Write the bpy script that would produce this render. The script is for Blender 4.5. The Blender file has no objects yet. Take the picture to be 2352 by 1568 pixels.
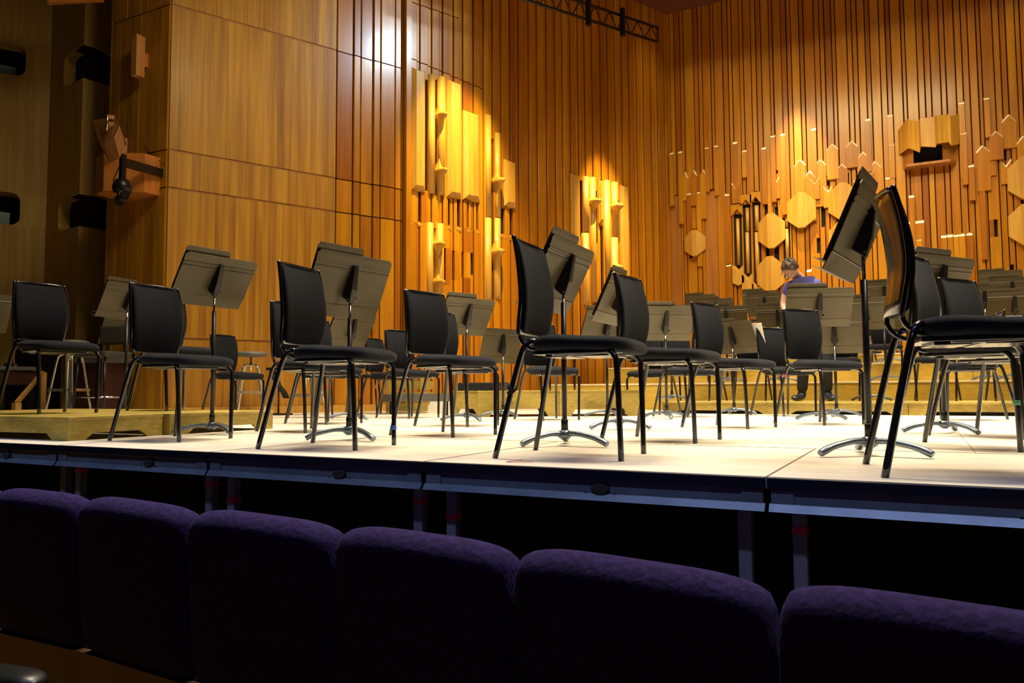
import bpy, math, random
import numpy as np
from mathutils import Vector, Matrix
random.seed(7)
R = math.radians
scn = bpy.context.scene
COL = scn.collection

# ------------------------------------------------------------------ camera
YAW, PITCH, ROLL, CH, FPX = .483815, .063218, -.00587, .26, 1784.8
_f = np.array([-math.sin(YAW)*math.cos(PITCH), math.cos(YAW)*math.cos(PITCH), math.sin(PITCH)])
_r = np.array([math.cos(YAW), math.sin(YAW), 0.]); _u = np.cross(_r, _f)
_c, _s = math.cos(ROLL), math.sin(ROLL)
_r2 = _c*_r+_s*_u; _u2 = -_s*_r+_c*_u
cd = bpy.data.cameras.new('camera'); cam = bpy.data.objects.new('camera', cd); COL.objects.link(cam)
cam.matrix_world = Matrix(((_r2[0], _u2[0], -_f[0], 0), (_r2[1], _u2[1], -_f[1], 0), (_r2[2], _u2[2], -_f[2], CH), (0, 0, 0, 1)))
cd.sensor_width = 36; cd.lens = FPX/2352*36; cd.clip_start = .05; cd.clip_end = 200
scn.camera = cam
# measuring helpers: where a sight line meets a real plane of the hall
def ray(x, y): return _f+(x-1176)/FPX*_r2-(y-784)/FPX*_u2
def atz(x, y, z=0.):
    d = ray(x, y); return Vector(np.array([0, 0, CH])+(z-CH)/d[2]*d)
def aty(x, y, Y):
    d = ray(x, y); return Vector(np.array([0, 0, CH])+Y/d[1]*d)

# ------------------------------------------------------------------ render look
scn.view_settings.view_transform = 'Standard'; scn.view_settings.look = 'None'
scn.view_settings.gamma = 1; scn.view_settings.exposure = 0.0
scn.view_settings.use_curve_mapping = False
w = bpy.data.worlds.new('world'); scn.world = w; w.use_nodes = True
w.node_tree.nodes['Background'].inputs[0].default_value = (.35, .45, .7, 1)
w.node_tree.nodes['Background'].inputs[1].default_value = .0015

# ------------------------------------------------------------------ lights
def area(name, loc, tgt, sx, sy, power, col, spread=180):
    l = bpy.data.lights.new(name, 'AREA'); l.shape = 'RECTANGLE'; l.size = sx; l.size_y = sy
    l.energy = power; l.color = col; l.spread = R(spread)
    o = bpy.data.objects.new(name, l); COL.objects.link(o); o.location = loc
    o.rotation_euler = (Vector(tgt)-Vector(loc)).to_track_quat('-Z', 'Y').to_euler(); return o
def spot(name, loc, tgt, power, col, ang, blend=.5, rad=.05):
    l = bpy.data.lights.new(name, 'SPOT'); l.energy = power; l.color = col
    l.spot_size = R(ang); l.spot_blend = blend; l.shadow_soft_size = rad
    o = bpy.data.objects.new(name, l); COL.objects.link(o); o.location = loc
    o.rotation_euler = (Vector(tgt)-Vector(loc)).to_track_quat('-Z', 'Y').to_euler(); return o
WARM = (1., .87, .66); AMB = (1., .84, .42)
# rows of overhead stage downlights
area('stage_light', (-3.4, 4.4, 6.6), (-3.4, 4.6, 0), 3.0, 1.2, 195, WARM, 85)
area('stage_light', (1.0, 4.6, 6.6), (1.0, 4.9, 0), 3.0, 1.2, 182, WARM, 85)
area('stage_light', (-2.4, 7.4, 6.6), (-2.4, 7.6, 0), 3.4, 1.2, 220, WARM, 90)
area('stage_light', (1.4, 8.0, 6.6), (1.2, 8.2, 0), 3.4, 1.2, 184, WARM, 90)
area('stage_light', (-.8, 10.6, 6.7), (-.8, 11.4, 0), 4.5, .8, 160, WARM, 100)
# wall washers, and a batten of lamps just in front of the back wall
area('wall_light', (-.9, 9.4, 6.2), (-1.2, 13.8, 2.0), 3.5, .6, 58, AMB, 72)
area('wall_light', (-3.4, 4.6, 5.6), (-6.9, 7.6, 2.4), 2.0, .6, 34, AMB, 90)
area('batten_light', (-.9, 12.9, 7.0), (-.9, 13.45, 3.0), 6.0, .12, 36, (1, .86, .55), 75)
# cool fills added to light the stage edge; the lamp that glints in the varnish
area('cool_fill_light', (-1.2, 1.75, 2.6), (-1.2, 2.42, -.1), 8.0, .12, 6.0, (.38, .48, 1.), 60)  # unseen strip added to brighten the edge beam and seat tops
area('cool_fill_light', (-1.4, .9, 1.9), (-1.4, 2.42, -.06), 8.0, .1, 5.0, (.55, .66, 1.), 26)  # second unseen strip, added to lift the dark beam web
area('cool_fill_light', (.5, -3.0, 1.2), (-1.5, 3.0, .2), 2.5, 1.5, .25, (.35, .50, 1.), 100)
_n = Vector((.908, -.419, 0)); _t = (-9.362)/Vector(ray(885, 120)).dot(_n); _P = Vector(np.array([0, 0, CH])+ray(885, 120)*_t); _d = (_P-Vector((0, 0, CH))).normalized()
_q = _P+(_d-2*_d.dot(_n)*_n)*3.6
area('cool_fill_light', (-1.9, .85, 3.0), (-1.9, .9, 0), 3.0, .2, .5, (.45, .60, 1.), 26)  # unseen fill added so the corner armrest shows
area('cool_lamp', _q, _P, .5, .4, 14, (.62, .85, 1.), 60)

# ------------------------------------------------------------------ materials
def mat(name, col=(.5, .5, .5), rough=.5, metal=0., spec=.5, coat=0.):
    m = bpy.data.materials.new(name); m.use_nodes = True
    b = m.node_tree.nodes['Principled BSDF']
    b.inputs['Base Color'].default_value = (*col, 1); b.inputs['Roughness'].default_value = rough
    b.inputs['Metallic'].default_value = metal; b.inputs['Specular IOR Level'].default_value = spec
    b.inputs['Coat Weight'].default_value = coat
    return m
def N(m, t, **k):
    n = m.node_tree.nodes.new(t)
    for a, v in k.items(): setattr(n, a, v)
    return n
def LK(m, a, b): m.node_tree.links.new(a, b)
def noise(m, scale, coord, detail=4, stretch=(1, 1, 1)):
    mp = N(m, 'ShaderNodeMapping'); mp.inputs['Scale'].default_value = stretch; LK(m, coord, mp.inputs[0])
    n = N(m, 'ShaderNodeTexNoise'); n.inputs['Scale'].default_value = scale; n.inputs['Detail'].default_value = detail
    LK(m, mp.outputs[0], n.inputs['Vector']); return n.outputs['Fac']
def ramp(m, fac, stops):
    r = N(m, 'ShaderNodeValToRGB'); e = r.color_ramp.elements
    while len(e) > 1: e.remove(e[-1])
    e[0].position = stops[0][0]; e[0].color = (*stops[0][1], 1)
    for p, c in stops[1:]: q = e.new(p); q.color = (*c, 1)
    LK(m, fac, r.inputs[0]); return r.outputs[0]
def mul(m, a, b, fac=1.):
    x = N(m, 'ShaderNodeMix', data_type='RGBA', blend_type='MULTIPLY'); x.inputs[0].default_value = fac
    LK(m, a, x.inputs[6]); LK(m, b, x.inputs[7]); return x.outputs[2]
def textured(name, stops, scale, stretch=(1, 1, 1), rough=.5, metal=0., spec=.5, bump=0., coat=0., detail=4, grain=None):
    m = mat(name, rough=rough, metal=metal, spec=spec, coat=coat); b = m.node_tree.nodes['Principled BSDF']
    tc = N(m, 'ShaderNodeTexCoord').outputs['Object']
    n = noise(m, scale, tc, detail, stretch); c = ramp(m, n, stops)
    if grain:
        g = noise(m, grain[0], tc, 3, grain[1]); c = mul(m, c, ramp(m, g, [(.35, (grain[2],)*3), (.6, (1, 1, 1))]))
    LK(m, c, b.inputs['Base Color'])
    if bump:
        bp = N(m, 'ShaderNodeBump'); bp.inputs['Strength'].default_value = bump; bp.inputs['Distance'].default_value = .01
        LK(m, n, bp.inputs['Height']); LK(m, bp.outputs[0], b.inputs['Normal'])
    return m
def wood(name, cols, rough=.38, coat=.25, grain=.62, gs=1.0):
    """boards: a tone for every separate board, long streaks of grain"""
    m = mat(name, rough=rough, coat=coat); b = m.node_tree.nodes['Principled BSDF']; b.inputs['Coat Roughness'].default_value = .16
    ge = N(m, 'ShaderNodeNewGeometry'); tc = N(m, 'ShaderNodeTexCoord')
    c = ramp(m, ge.outputs['Random Per Island'], [(i/(len(cols)-1), k) for i, k in enumerate(cols)])
    ad = N(m, 'ShaderNodeVectorMath', operation='ADD'); LK(m, tc.outputs['Object'], ad.inputs[0])
    sc = N(m, 'ShaderNodeVectorMath', operation='SCALE'); sc.inputs[0].default_value = (17, 9, 31); LK(m, ge.outputs['Random Per Island'], sc.inputs['Scale'])
    LK(m, sc.outputs[0], ad.inputs[1])
    g1 = noise(m, 18*gs, ad.outputs[0], 5, (1, 1, .05)); g2 = noise(m, 1.6, ad.outputs[0], 3, (1, 1, .35)); g3 = noise(m, 70*gs, ad.outputs[0], 2, (1, 1, .03))
    c = mul(m, c, ramp(m, g1, [(.30, (grain, grain*.86, grain*.7)), (.62, (1, 1, 1))]))
    c = mul(m, c, ramp(m, g2, [(.3, (.82, .76, .66)), (.7, (1.08, 1.06, 1.0))]))
    c = mul(m, c, ramp(m, g3, [(.35, (.94, .92, .88)), (.6, (1, 1, 1))]))
    LK(m, c, b.inputs['Base Color']); return m
M = {}
M['slat'] = wood('varnished_cedar_slats', [(.34, .102, .004), (.54, .220, .007), (.45, .158, .005), (.60, .275, .010), (.39, .122, .004), (.56, .232, .007)], .34, .22, .78)
M['plank'] = wood('pine_planking', [(.46, .215, .010), (.52, .25, .014), (.43, .19, .009), (.56, .28, .018), (.49, .232, .012)], .48, .06, .66, .8)
M['feature'] = wood('pale_carved_wood', [(.58, .30, .036), (.64, .35, .052), (.54, .27, .030)], .45, .12, .78)
M['lit_endgrain'] = mat('lit_end_grain_wood', (.90, .82, .62), .5)  # pale cut ends, lightened to carry the overhead light on the chamfers
M['panel'] = wood('wide_brown_panel', [(.42, .17, .03), (.47, .195, .038)], .36, .3, .8)
M['side'] = wood('dark_side_panelling', [(.52, .33, .085), (.56, .36, .10)], .5, .1, .8)
M['groove'] = mat('groove_wood', (.34, .13, .03), .5)
M['dark'] = mat('dark_recess', (.012, .010, .009), .9)
M['bluegrey'] = textured('blue_grey_panel_colour', [(.3, (.26, .40, .48)), (.7, (.36, .52, .62))], 3, rough=.25)
M['floor'] = textured('stage_plywood', [(.30, (.66, .56, .41)), (.5, (.82, .74, .59)), (.7, (.88, .81, .67))], .9, (1, 2.2, 1), rough=.42, detail=6, grain=(6, (1, 6, 1), .86))
M['seam'] = mat('floor_seam', (.13, .08, .05), .7)
M['yellow'] = textured('worn_yellow_wood', [(.30, (.22, .145, .02)), (.45, (.42, .30, .05)), (.75, (.54, .39, .085))], 2.2, (1, 1, 2.5), rough=.5, detail=8, grain=(14, (1, 1, 6), .72))
M['riser'] = textured('yellow_riser_wood', [(.25, (.44, .26, .025)), (.5, (.56, .36, .04)), (.8, (.64, .44, .08))], 1.3, (1, 1, 1.5), rough=.42, detail=6, grain=(9, (1, 1, 5), .8))
M['risertop'] = textured('riser_top_boards', [(.3, (.72, .58, .34)), (.7, (.84, .72, .48))], 1.2, rough=.45, grain=(9, (1, 5, 1), .85))
M['fabric'] = textured('black_chair_fabric', [(.4, (.008, .009, .012)), (.6, (.013, .0145, .019))], 240, rough=.95, spec=.12, bump=.15)
b_ = M['fabric'].node_tree.nodes['Principled BSDF']; b_.inputs['Sheen Weight'].default_value = .05; b_.inputs['Sheen Roughness'].default_value = .45
M['tube'] = mat('black_lacquered_steel', (.012, .011, .012), .16, .1, .6, .5)
M['shell'] = mat('black_gloss_plastic', (.014, .012, .011), .2, 0., .5, .2)
M['desk'] = textured('olive_grey_metal', [(.3, (.070, .057, .030)), (.7, (.094, .077, .042))], 5, rough=.42, metal=.25, spec=.4)
M['black'] = mat('matt_black_metal', (.010, .009, .009), .35, .2)
M['chrome'] = mat('chrome_tube', (.62, .60, .58), .14, 1.)
M['base'] = textured('blue_grey_cast_metal', [(.3, (.13, .16, .20)), (.7, (.24, .28, .33))], 14, rough=.34, metal=.75)
M['steel'] = textured('blue_grey_painted_steel', [(.3, (.12, .145, .20)), (.7, (.165, .195, .26))], 4, rough=.36, metal=.35, grain=(8, (1, 1, 1), .85))
M['rim'] = mat('black_edge_strip', (.006, .006, .012), .3)
M['post'] = textured('grey_galvanised_post', [(.3, (.15, .17, .22)), (.7, (.25, .28, .34))], 6, (1, 1, .3), rough=.45, metal=.3)
M['redtape'] = mat('pink_red_tape', (.55, .02, .07), .5)
M['bluetape'] = mat('blue_tape', (.04, .10, .65), .5)
M['greentape'] = mat('green_tape', (.06, .25, .12), .5)
M['velvet'] = textured('purple_velvet', [(.35, (.018, .010, .075)), (.65, (.040, .023, .16))], 60, rough=.9, spec=.2, bump=.3)
b_ = M['velvet'].node_tree.nodes['Principled BSDF']; b_.inputs['Sheen Weight'].default_value = .08; b_.inputs['Sheen Tint'].default_value = (.4, .35, 1, 1)
M['leather'] = mat('black_leather', (.016, .018, .022), .32, 0, .6)
M['chromewhite'] = mat('bright_nickel_frame', (.85, .80, .70), .22, .9)
M['greyseat'] = textured('grey_vinyl', [(.3, (.12, .115, .105)), (.7, (.17, .16, .145))], 30, rough=.5)
M['ceil'] = textured('dark_red_brown_ceiling', [(.3, (.10, .028, .018)), (.7, (.13, .036, .022))], 1.5, rough=.5)
M['audfloor'] = textured('brown_parquet', [(.3, (.20, .10, .02)), (.7, (.28, .15, .035))], 2, (1, 6, 1), rough=.4)
M['box'] = wood('speaker_cabinet_wood', [(.55, .25, .10), (.60, .29, .12)], .45, .1, .85)
M['orangebox'] = wood('orange_cabinet_wood', [(.56, .20, .04), (.60, .23, .05)], .42, .2, .85)
M['skin'] = mat('skin', (.62, .34, .22), .5); M['skin'].node_tree.nodes['Principled BSDF'].inputs['Subsurface Weight'].default_value = .1
M['hair'] = textured('brown_hair', [(.3, (.022, .012, .006)), (.7, (.095, .055, .028))], 45, (1, 1, 1), rough=.6, bump=.5)
M['shirt'] = textured('blue_cotton', [(.3, (.065, .062, .26)), (.7, (.10, .095, .37))], 7, rough=.85)
M['trouser'] = mat('black_trouser_cloth', (.010, .011, .016), .8)
M['shoe'] = mat('black_boot_leather', (.02, .022, .03), .25)
M['paper'] = mat('white_paper', (.80, .76, .64), .7)
M['white'] = mat('off_white_paint', (.72, .68, .58), .5)
M['rail'] = wood('handrail_wood', [(.62, .34, .08), (.65, .36, .09)], .35, .2, .85)
M['green'] = mat('green_sign_panel', (.01, .10, .11), .4)
M['drape'] = mat('black_cloth', (.012, .011, .011), .9)
M['crimson'] = mat('maroon_panel', (.055, .014, .009), .5)
M['darkpad'] = textured('worn_dark_padding', [(.3, (.028, .024, .020)), (.7, (.045, .038, .031))], 20, rough=.7)

# ------------------------------------------------------------------ mesh builder
class MB:
    def __init__(s): s.v = []; s.f = []; s.sm = []; s.T = Matrix.Identity(4)
    def add(s, vs, fs, smooth=False):
        n = len(s.v); s.v += [tuple(s.T @ Vector(v)) for v in vs]
        s.f += [tuple(i+n for i in f) for f in fs]; s.sm += [smooth]*len(fs); return s
    def hexa(s, p, smooth=False):   # 8 corners, bottom 4 then top 4 (ccw from above)
        return s.add(p, [(3, 2, 1, 0), (4, 5, 6, 7), (0, 1, 5, 4), (1, 2, 6, 5), (2, 3, 7, 6), (3, 0, 4, 7)], smooth)
    def box(s, x0, x1, y0, y1, z0, z1):
        return s.hexa([(x0, y0, z0), (x1, y0, z0), (x1, y1, z0), (x0, y1, z0), (x0, y0, z1), (x1, y0, z1), (x1, y1, z1), (x0, y1, z1)])
    def bar(s, a, b, wx, wy, up=(0, 0, 1)):
        a = Vector(a); b = Vector(b); d = (b-a).normalized(); u = Vector(up)
        if abs(d.dot(u)) > .98: u = Vector((1, 0, 0))
        sd = d.cross(u).normalized()*wx/2; up_ = sd.cross(d).normalized()*wy/2
        P = [a-sd-up_, a+sd-up_, a+sd+up_, a-sd+up_, b-sd-up_, b+sd-up_, b+sd+up_, b-sd+up_]
        return s.hexa(P)
    def loft(s, rings, cap=True, smooth=True):
        n = len(rings[0]); vs = [p for r in rings for p in r]; fs = []
        for i in range(len(rings)-1):
            for j in range(n):
                k = (j+1) % n; fs.append((i*n+j, i*n+k, (i+1)*n+k, (i+1)*n+j))
        s.add(vs, fs, smooth)
        if cap:
            b = len(s.v)-len(vs)
            s.f += [tuple(b+j for j in range(n))[::-1], tuple(b+(len(rings)-1)*n+j for j in range(n))]; s.sm += [False, False]
        return s
    def tube(s, pts, r, n=10, flat=1., curve=0):
        P = [Vector(p) for p in pts]
        if curve: P = smooth_path(P, curve)
        rr = r if isinstance(r, (list, tuple)) else [r]*len(P)
        if len(rr) != len(P): rr = list(np.interp(np.linspace(0, 1, len(P)), np.linspace(0, 1, len(rr)), rr))
        rings = []; prev = None
        for i, p in enumerate(P):
            d = (P[min(i+1, len(P)-1)]-P[max(i-1, 0)]).normalized()
            if prev is None: u = Vector((0, 0, 1)) if abs(d.z) < .9 else Vector((0, 1, 0))
            else: u = prev
            a = d.cross(u).normalized(); u = a.cross(d).normalized(); prev = u
            rings.append([p+(a*math.cos(t)+u*math.sin(t)*flat)*rr[i] for t in [2*math.pi*k/n for k in range(n)]])
        return s.loft(rings)
    def lathe(s, prof, n=16, c=(0, 0, 0)):
        return s.loft([[(c[0]+r*math.cos(t), c[1]+r*math.sin(t), c[2]+z) for t in [2*math.pi*k/n for k in range(n)]] for r, z in prof])
    def prism(s, poly, fn, d0, d1, smooth=False):   # poly in 2d, fn(a, b, depth) -> point
        n = len(poly); vs = [fn(a, b, d0) for a, b in poly]+[fn(a, b, d1) for a, b in poly]
        fs = [tuple(range(n))[::-1], tuple(range(n, 2*n))]+[(i, (i+1) % n, n+(i+1) % n, n+i) for i in range(n)]
        return s.add(vs, fs, smooth)
    def build(s, name, m, parent=None, bevel=0, sub=0, smooth=None):
        me = bpy.data.meshes.new(name); me.from_pydata(s.v, [], s.f)
        for p, q in zip(me.polygons, s.sm): p.use_smooth = q if smooth is None else smooth
        me.materials.append(m if not isinstance(m, str) else M[m])
        import bmesh
        b = bmesh.new(); b.from_mesh(me); bmesh.ops.recalc_face_normals(b, faces=b.faces); b.to_mesh(me); b.free()
        o = bpy.data.objects.new(name, me); COL.objects.link(o)
        if parent is not None: o.parent = parent
        if bevel:
            k = o.modifiers.new('bevel', 'BEVEL'); k.width = bevel; k.segments = 2; k.limit_method = 'ANGLE'; k.angle_limit = R(40)
        if sub:
            k = o.modifiers.new('subdivision', 'SUBSURF'); k.levels = sub; k.render_levels = sub
        return o
def smooth_path(P, k):
    out = []; n = len(P)
    for i in range(n-1):
        p0 = P[max(i-1, 0)]; p1 = P[i]; p2 = P[i+1]; p3 = P[min(i+2, n-1)]
        for j in range(k):
            t = j/k; out.append(.5*((2*p1)+(p2-p0)*t+(2*p0-5*p1+4*p2-p3)*t*t+(3*p1-p0-3*p2+p3)*t**3))
    out.append(P[-1]); return out
def tag(o, label, cat, group=None, kind=None):
    o['label'] = label
    if cat: o['category'] = cat
    if group: o['group'] = group
    if kind: o['kind'] = kind
    return o
def thing(name, label, cat, loc=(0, 0, 0), rz=0., group=None):
    o = bpy.data.objects.new(name, None); COL.objects.link(o); o.location = loc; o.rotation_euler = (0, 0, rz)
    o.empty_display_size = .05
    return tag(o, label, cat, group)
def struct(o): o['kind'] = 'structure'; return o
def copy_tree(o, parent=None):
    c = o.copy(); COL.objects.link(c)
    if parent is not None: c.parent = parent
    for ch in list(o.children): copy_tree(ch, c)
    return c

# ================================================================== THE SETTING
EY = 2.424                     # front edge of the stage
LWA = R(24.756); LP = Vector((-7.57, 5.94, 0)); LE = Vector((math.sin(LWA), math.cos(LWA), 0)); LN = Vector((math.cos(LWA), -math.sin(LWA), 0))
LLEN = 8.58; HZ = 7.18
BP = Vector((-4.03, 13.75, 0)); BE = Vector((1, 0, 0)); BN = Vector((0, -1, 0))
def LW(s, z, d): return LP+LE*s+LN*d+Vector((0, 0, z))
def BW(s, z, d): return BP+BE*s+BN*d+Vector((0, 0, z))
def on_wall(px, py, P, E_, Nn, off=0.):
    d = Vector(ray(px, py)); C = Vector((0, 0, CH)); t = ((P+Nn*off-C).dot(Nn))/d.dot(Nn); q = C+d*t
    return (q-P).dot(E_), q.z
def lw(px, py, off=0.): return on_wall(px, py, LP, LE, LN, off)
def bw(px, py, off=0.): return on_wall(px, py, BP, BE, BN, off)

# stage floor
b = MB().box(-12.5, 5, EY, 14.2, -.035, 0)
struct(b.build('floor', 'floor'))
b = MB()
for x in (-7.3, -5.9, -4.62, -3.42, -2.21, -.86+.0, .35, 1.75, 3.1): pass
sm = MB()
Y2 = 3.628
sm.box(-9, 5, Y2-.003, Y2+.003, .0002, .0012)
sm.box(-9, 5, 4.84-.002, 4.84+.002, .0002, .0010); sm.box(-9, 5, 6.05-.002, 6.05+.002, .0002, .0010)
JX = [atz(150, 1021).x, atz(497, 1036).x, atz(984, 1058).x, atz(1762, 1094).x]
JX = [JX[0]-(JX[1]-JX[0])] + JX + [JX[3]+1.25, JX[3]+2.5]
for x in JX: sm.box(x-.003, x+.003, EY+.001, Y2, .0002, .0012)
for x in JX: sm.box(x+.6-.001, x+.6+.001, Y2, 8.3, .0002, .0010)
struct(sm.build('trim_1', 'seam'))
# red crayon mark on the boards
g = [atz(1163, 1061), atz(1200, 1056), atz(1165, 1061.5), atz(1225, 1061)]
tag(MB().bar(g[0]+Vector((0, 0, .001)), g[1]+Vector((0, 0, .001)), .006, .001).bar(g[2]+Vector((0, 0, .001)), g[3]+Vector((0, 0, .001)), .006, .001).build('tape_mark', 'redtape'), 'thin red tape mark lying on the pale stage floor near the front edge', 'tape mark')

# walls as boards with dark backing
def pick_bounds(s0, s1, seq, forced):
    out = [s0]; i = 0
    while out[-1] < s1:
        out.append(out[-1]+seq[i % len(seq)]*random.uniform(.85, 1.2)); i += 1
    out[-1] = s1
    F = sorted(set(round(x, 4) for x in forced if s0 < x < s1))
    out = [x for x in out if all(abs(x-f) > .028 for f in F) or x in (s0, s1)]
    return sorted(out+F)
def boards(wf, s0, s1, z0, z1, seq, slots=(), gap=.010, depth=(.02, .05), breaks=(), mb=None, chamf=.006, pair=False):
    mb = mb or MB()
    B = pick_bounds(s0, s1, seq, ())
    for i, (a, c) in enumerate(zip(B[:-1], B[1:])):
        if c-a < .012: continue
        m = (a+c)/2; d = depth[i % 2] if pair else random.choice(depth)*random.uniform(.9, 1.1)
        a += (gap/2 if not pair or i % 2 == 0 else .001); c -= (gap/2 if not pair or i % 2 else .001)
        S = [q for q in slots if q[0] < c-.004 and q[1] > a+.004]
        cuts = sorted(set([z0, z1]+[min(max(z, z0), z1) for q in S for z in q[2:4]]))
        segs = []
        for u, v in zip(cuts[:-1], cuts[1:]):
            if v-u < 1e-4: continue
            iv = [(a, c)]
            for q in S:
                if q[2] < (u+v)/2 < q[3]:
                    nv = []
                    for (l, r) in iv:
                        if q[1] <= l or q[0] >= r: nv.append((l, r)); continue
                        if q[0]-l > .014: nv.append((l, q[0]))
                        if r-q[1] > .014: nv.append((q[1], r))
                    iv = nv
            for w_ in iv:
                hit = [k for k in segs if k[0] == w_ and abs(k[2]-u) < 1e-6]
                if hit: hit[0][2] = v
                else: segs.append([w_, u, v])
        for (l, r), u, v in segs:
            parts = [(u, v)]
            for k in breaks:
                zb = k(m) if callable(k) else k
                parts = [q for (p1, p2) in parts for q in ([(p1, zb-.008), (zb+.008, p2)] if p1+.05 < zb < p2-.05 else [(p1, p2)])]
            for p1, p2 in parts:
                ch = min(chamf, (r-l)/4); poly = [(l, 0), (r, 0), (r, d-ch), (r-ch, d), (l+ch, d), (l, d-ch)]
                vs = [wf(p, p1, q) for p, q in poly]+[wf(p, p2, q) for p, q in poly]; n = 6
                mb.add(vs, [tuple(range(n))[::-1], tuple(range(n, 2*n))]+[(k, (k+1) % n, n+(k+1) % n, n+k) for k in range(n)])
    return mb

# --- left wall: planked part with four horizontal grooves
S1 = lw(768, 400)[0]; S2 = lw(922, 400)[0]
GZ = [lw(400, 14)[1], lw(378, 343)[1], lw(376, 430)[1], lw(436, 778.6)[1]]
GZ = [GZ[0]+1.05, ]+GZ
struct(MB().hexa([LW(0, 0, -.3), LW(LLEN+.3, 0, -.3), LW(LLEN+.3, 0, -.02), LW(0, 0, -.02), LW(0, HZ, -.3), LW(LLEN+.3, HZ, -.3), LW(LLEN+.3, HZ, -.02), LW(0, HZ, -.02)]).build('wall_left', 'dark'))
WALLL = bpy.data.objects['wall_left']
zz = [0]+sorted(GZ)+[HZ]
pk = MB()
for za, zb in zip(zz[:-1], zz[1:]):
    boards(LW, 0, S1, za+.012, zb-.012, [.085], gap=.0003, depth=(.03,), mb=pk, chamf=.0005)
pk.build('planking', 'plank', WALLL)
gr = MB()
for g_ in GZ: gr.hexa([LW(0, g_-.013, -.02), LW(S1, g_-.013, -.02), LW(S1, g_-.013, .018), LW(0, g_-.013, .018), LW(0, g_+.013, -.02), LW(S1, g_+.013, -.02), LW(S1, g_+.013, .018), LW(0, g_+.013, .018)])
gr.build('groove', 'groove', WALLL)
# carved part
def lrect(x0, x1, y0, y1):
    ym = (y0+y1)/2; a = lw(x0, ym)[0]; c = lw(x1, ym)[0]; return a, c, lw((x0+x1)/2, y1)[1], lw((x0+x1)/2, y0)[1]
slotL = [lrect(*q) for q in [(934, 941, 442, 510), (958, 963.5, 442, 512), (1025, 1030, 457, 520), (1046, 1053, 458, 523), (1069, 1074, 465, 526), (1090, 1095, 465, 530),
    (1036, 1040.5, 576, 643), (1057, 1061.5, 579, 638), (1079, 1083.5, 581, 632), (1150, 1156, 479, 540), (1170, 1174.5, 480, 543), (937, 940, 200, 370),
    (972, 979, 185, 440), (996, 1000, 185, 450), (993, 997.5, 525, 690), (1016, 1019, 570, 655), (1125, 1131, 320, 690), (1326, 1334, 415, 545), (1364, 1368, 440, 560), (1376, 1382, 520, 700), (1414, 1419, 460, 560)]]
slotL = [(a, max(c, a+.03), z0, z1) for a, c, z0, z1 in slotL]
sl = MB()
boards(LW, S1+.01, S2, 0, HZ, [.20, .095], gap=.018, depth=(.045, .03), breaks=[GZ[0], GZ[1], GZ[2], GZ[3], GZ[4]], mb=sl)
boards(LW, S2+.10, LLEN, 0, HZ, [.120, .055], slots=slotL, gap=.017, pair=True, depth=(.05, .040), breaks=[lambda s: GZ[1]+.2-.12*(s-3.0) if s < 4.4 else 99, lambda s: GZ[1]+1.0 if s < 4.0 else 99], mb=sl)
sl.hexa([LW(S2+.01, 0, -.02), LW(S2+.09, 0, -.02), LW(S2+.09, 0, .12), LW(S2+.01, 0, .12), LW(S2+.01, HZ, -.02), LW(S2+.09, HZ, -.02), LW(S2+.09, HZ, .12), LW(S2+.01, HZ, .12)])
sl.build('slats', 'slat', WALLL)
def pipe(wf, sc, z0, z1, r, name, parent, m='feature', slant=0., rings=()):
    mb = MB(); n = 16; rr = []
    for z in (z0, z1):
        rr.append([wf(sc+r*math.cos(t), z+(slant*r*(1-math.sin(t)) if z == z0 else 0), r*.55+r*math.sin(t)) for t in [2*math.pi*k/n for k in range(n)]])
    mb.loft(rr, smooth=True)
    return mb.build(name, m, parent)
def lpipe(x0, x1, y0, y1, slant=0.):
    a, c, z0, z1 = lrect(x0, x1, y0, y1); pipe(LW, (a+c)/2, z0, z1, (c-a)/2*.95, 'carved_pipe', WALLL, slant=slant)
for q in [(979, 996, 175, 446), (1000, 1018, 180, 450), (975, 992, 513, 745), (997.5, 1015, 515, 745), (1110, 1125, 267, 499), (1132, 1146, 308, 500),
          (1334, 1348, 408, 534), (1350, 1364, 410, 694), (1383, 1397, 417, 694), (1400, 1414, 421, 544)]: lpipe(*q)
for q in [(1109, 1125, 502, 685), (1131, 1146, 503, 680), (1334, 1348, 537, 692), (1400, 1414, 547, 700)]: lpipe(*q, slant=-1.1)
def lpanel(x0, x1, y0, y1, d=.12):
    a, c, z0, z1 = lrect(x0, x1, y0, y1); w_ = c-a; mb = MB()
    k = .22*w_
    poly = [(a, 0), (c, 0), (c, d*.55), (c-k, d), (a+k, d), (a, d*.55)]
    vb = [LW(p, z0+(.07 if q > .9*d else 0), q) for p, q in poly]; vt = [LW(p, z1-(.05 if q > .9*d else 0), q) for p, q in poly]
    mb.add(vb+vt, [tuple(range(6))[::-1], tuple(range(6, 12))]+[(i, (i+1) % 6, 6+(i+1) % 6, 6+i) for i in range(6)])
    mb.build('box_panel', 'feature', WALLL)
for q in [(940, 971, 162, 441), (1021, 1054, 190, 456), (1058, 1096, 260, 463), (1151, 1178, 370, 478), (1305, 1326, 402, 660), (1419, 1438, 428, 760), (1368, 1376, 416, 516)]: lpanel(*q)
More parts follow.
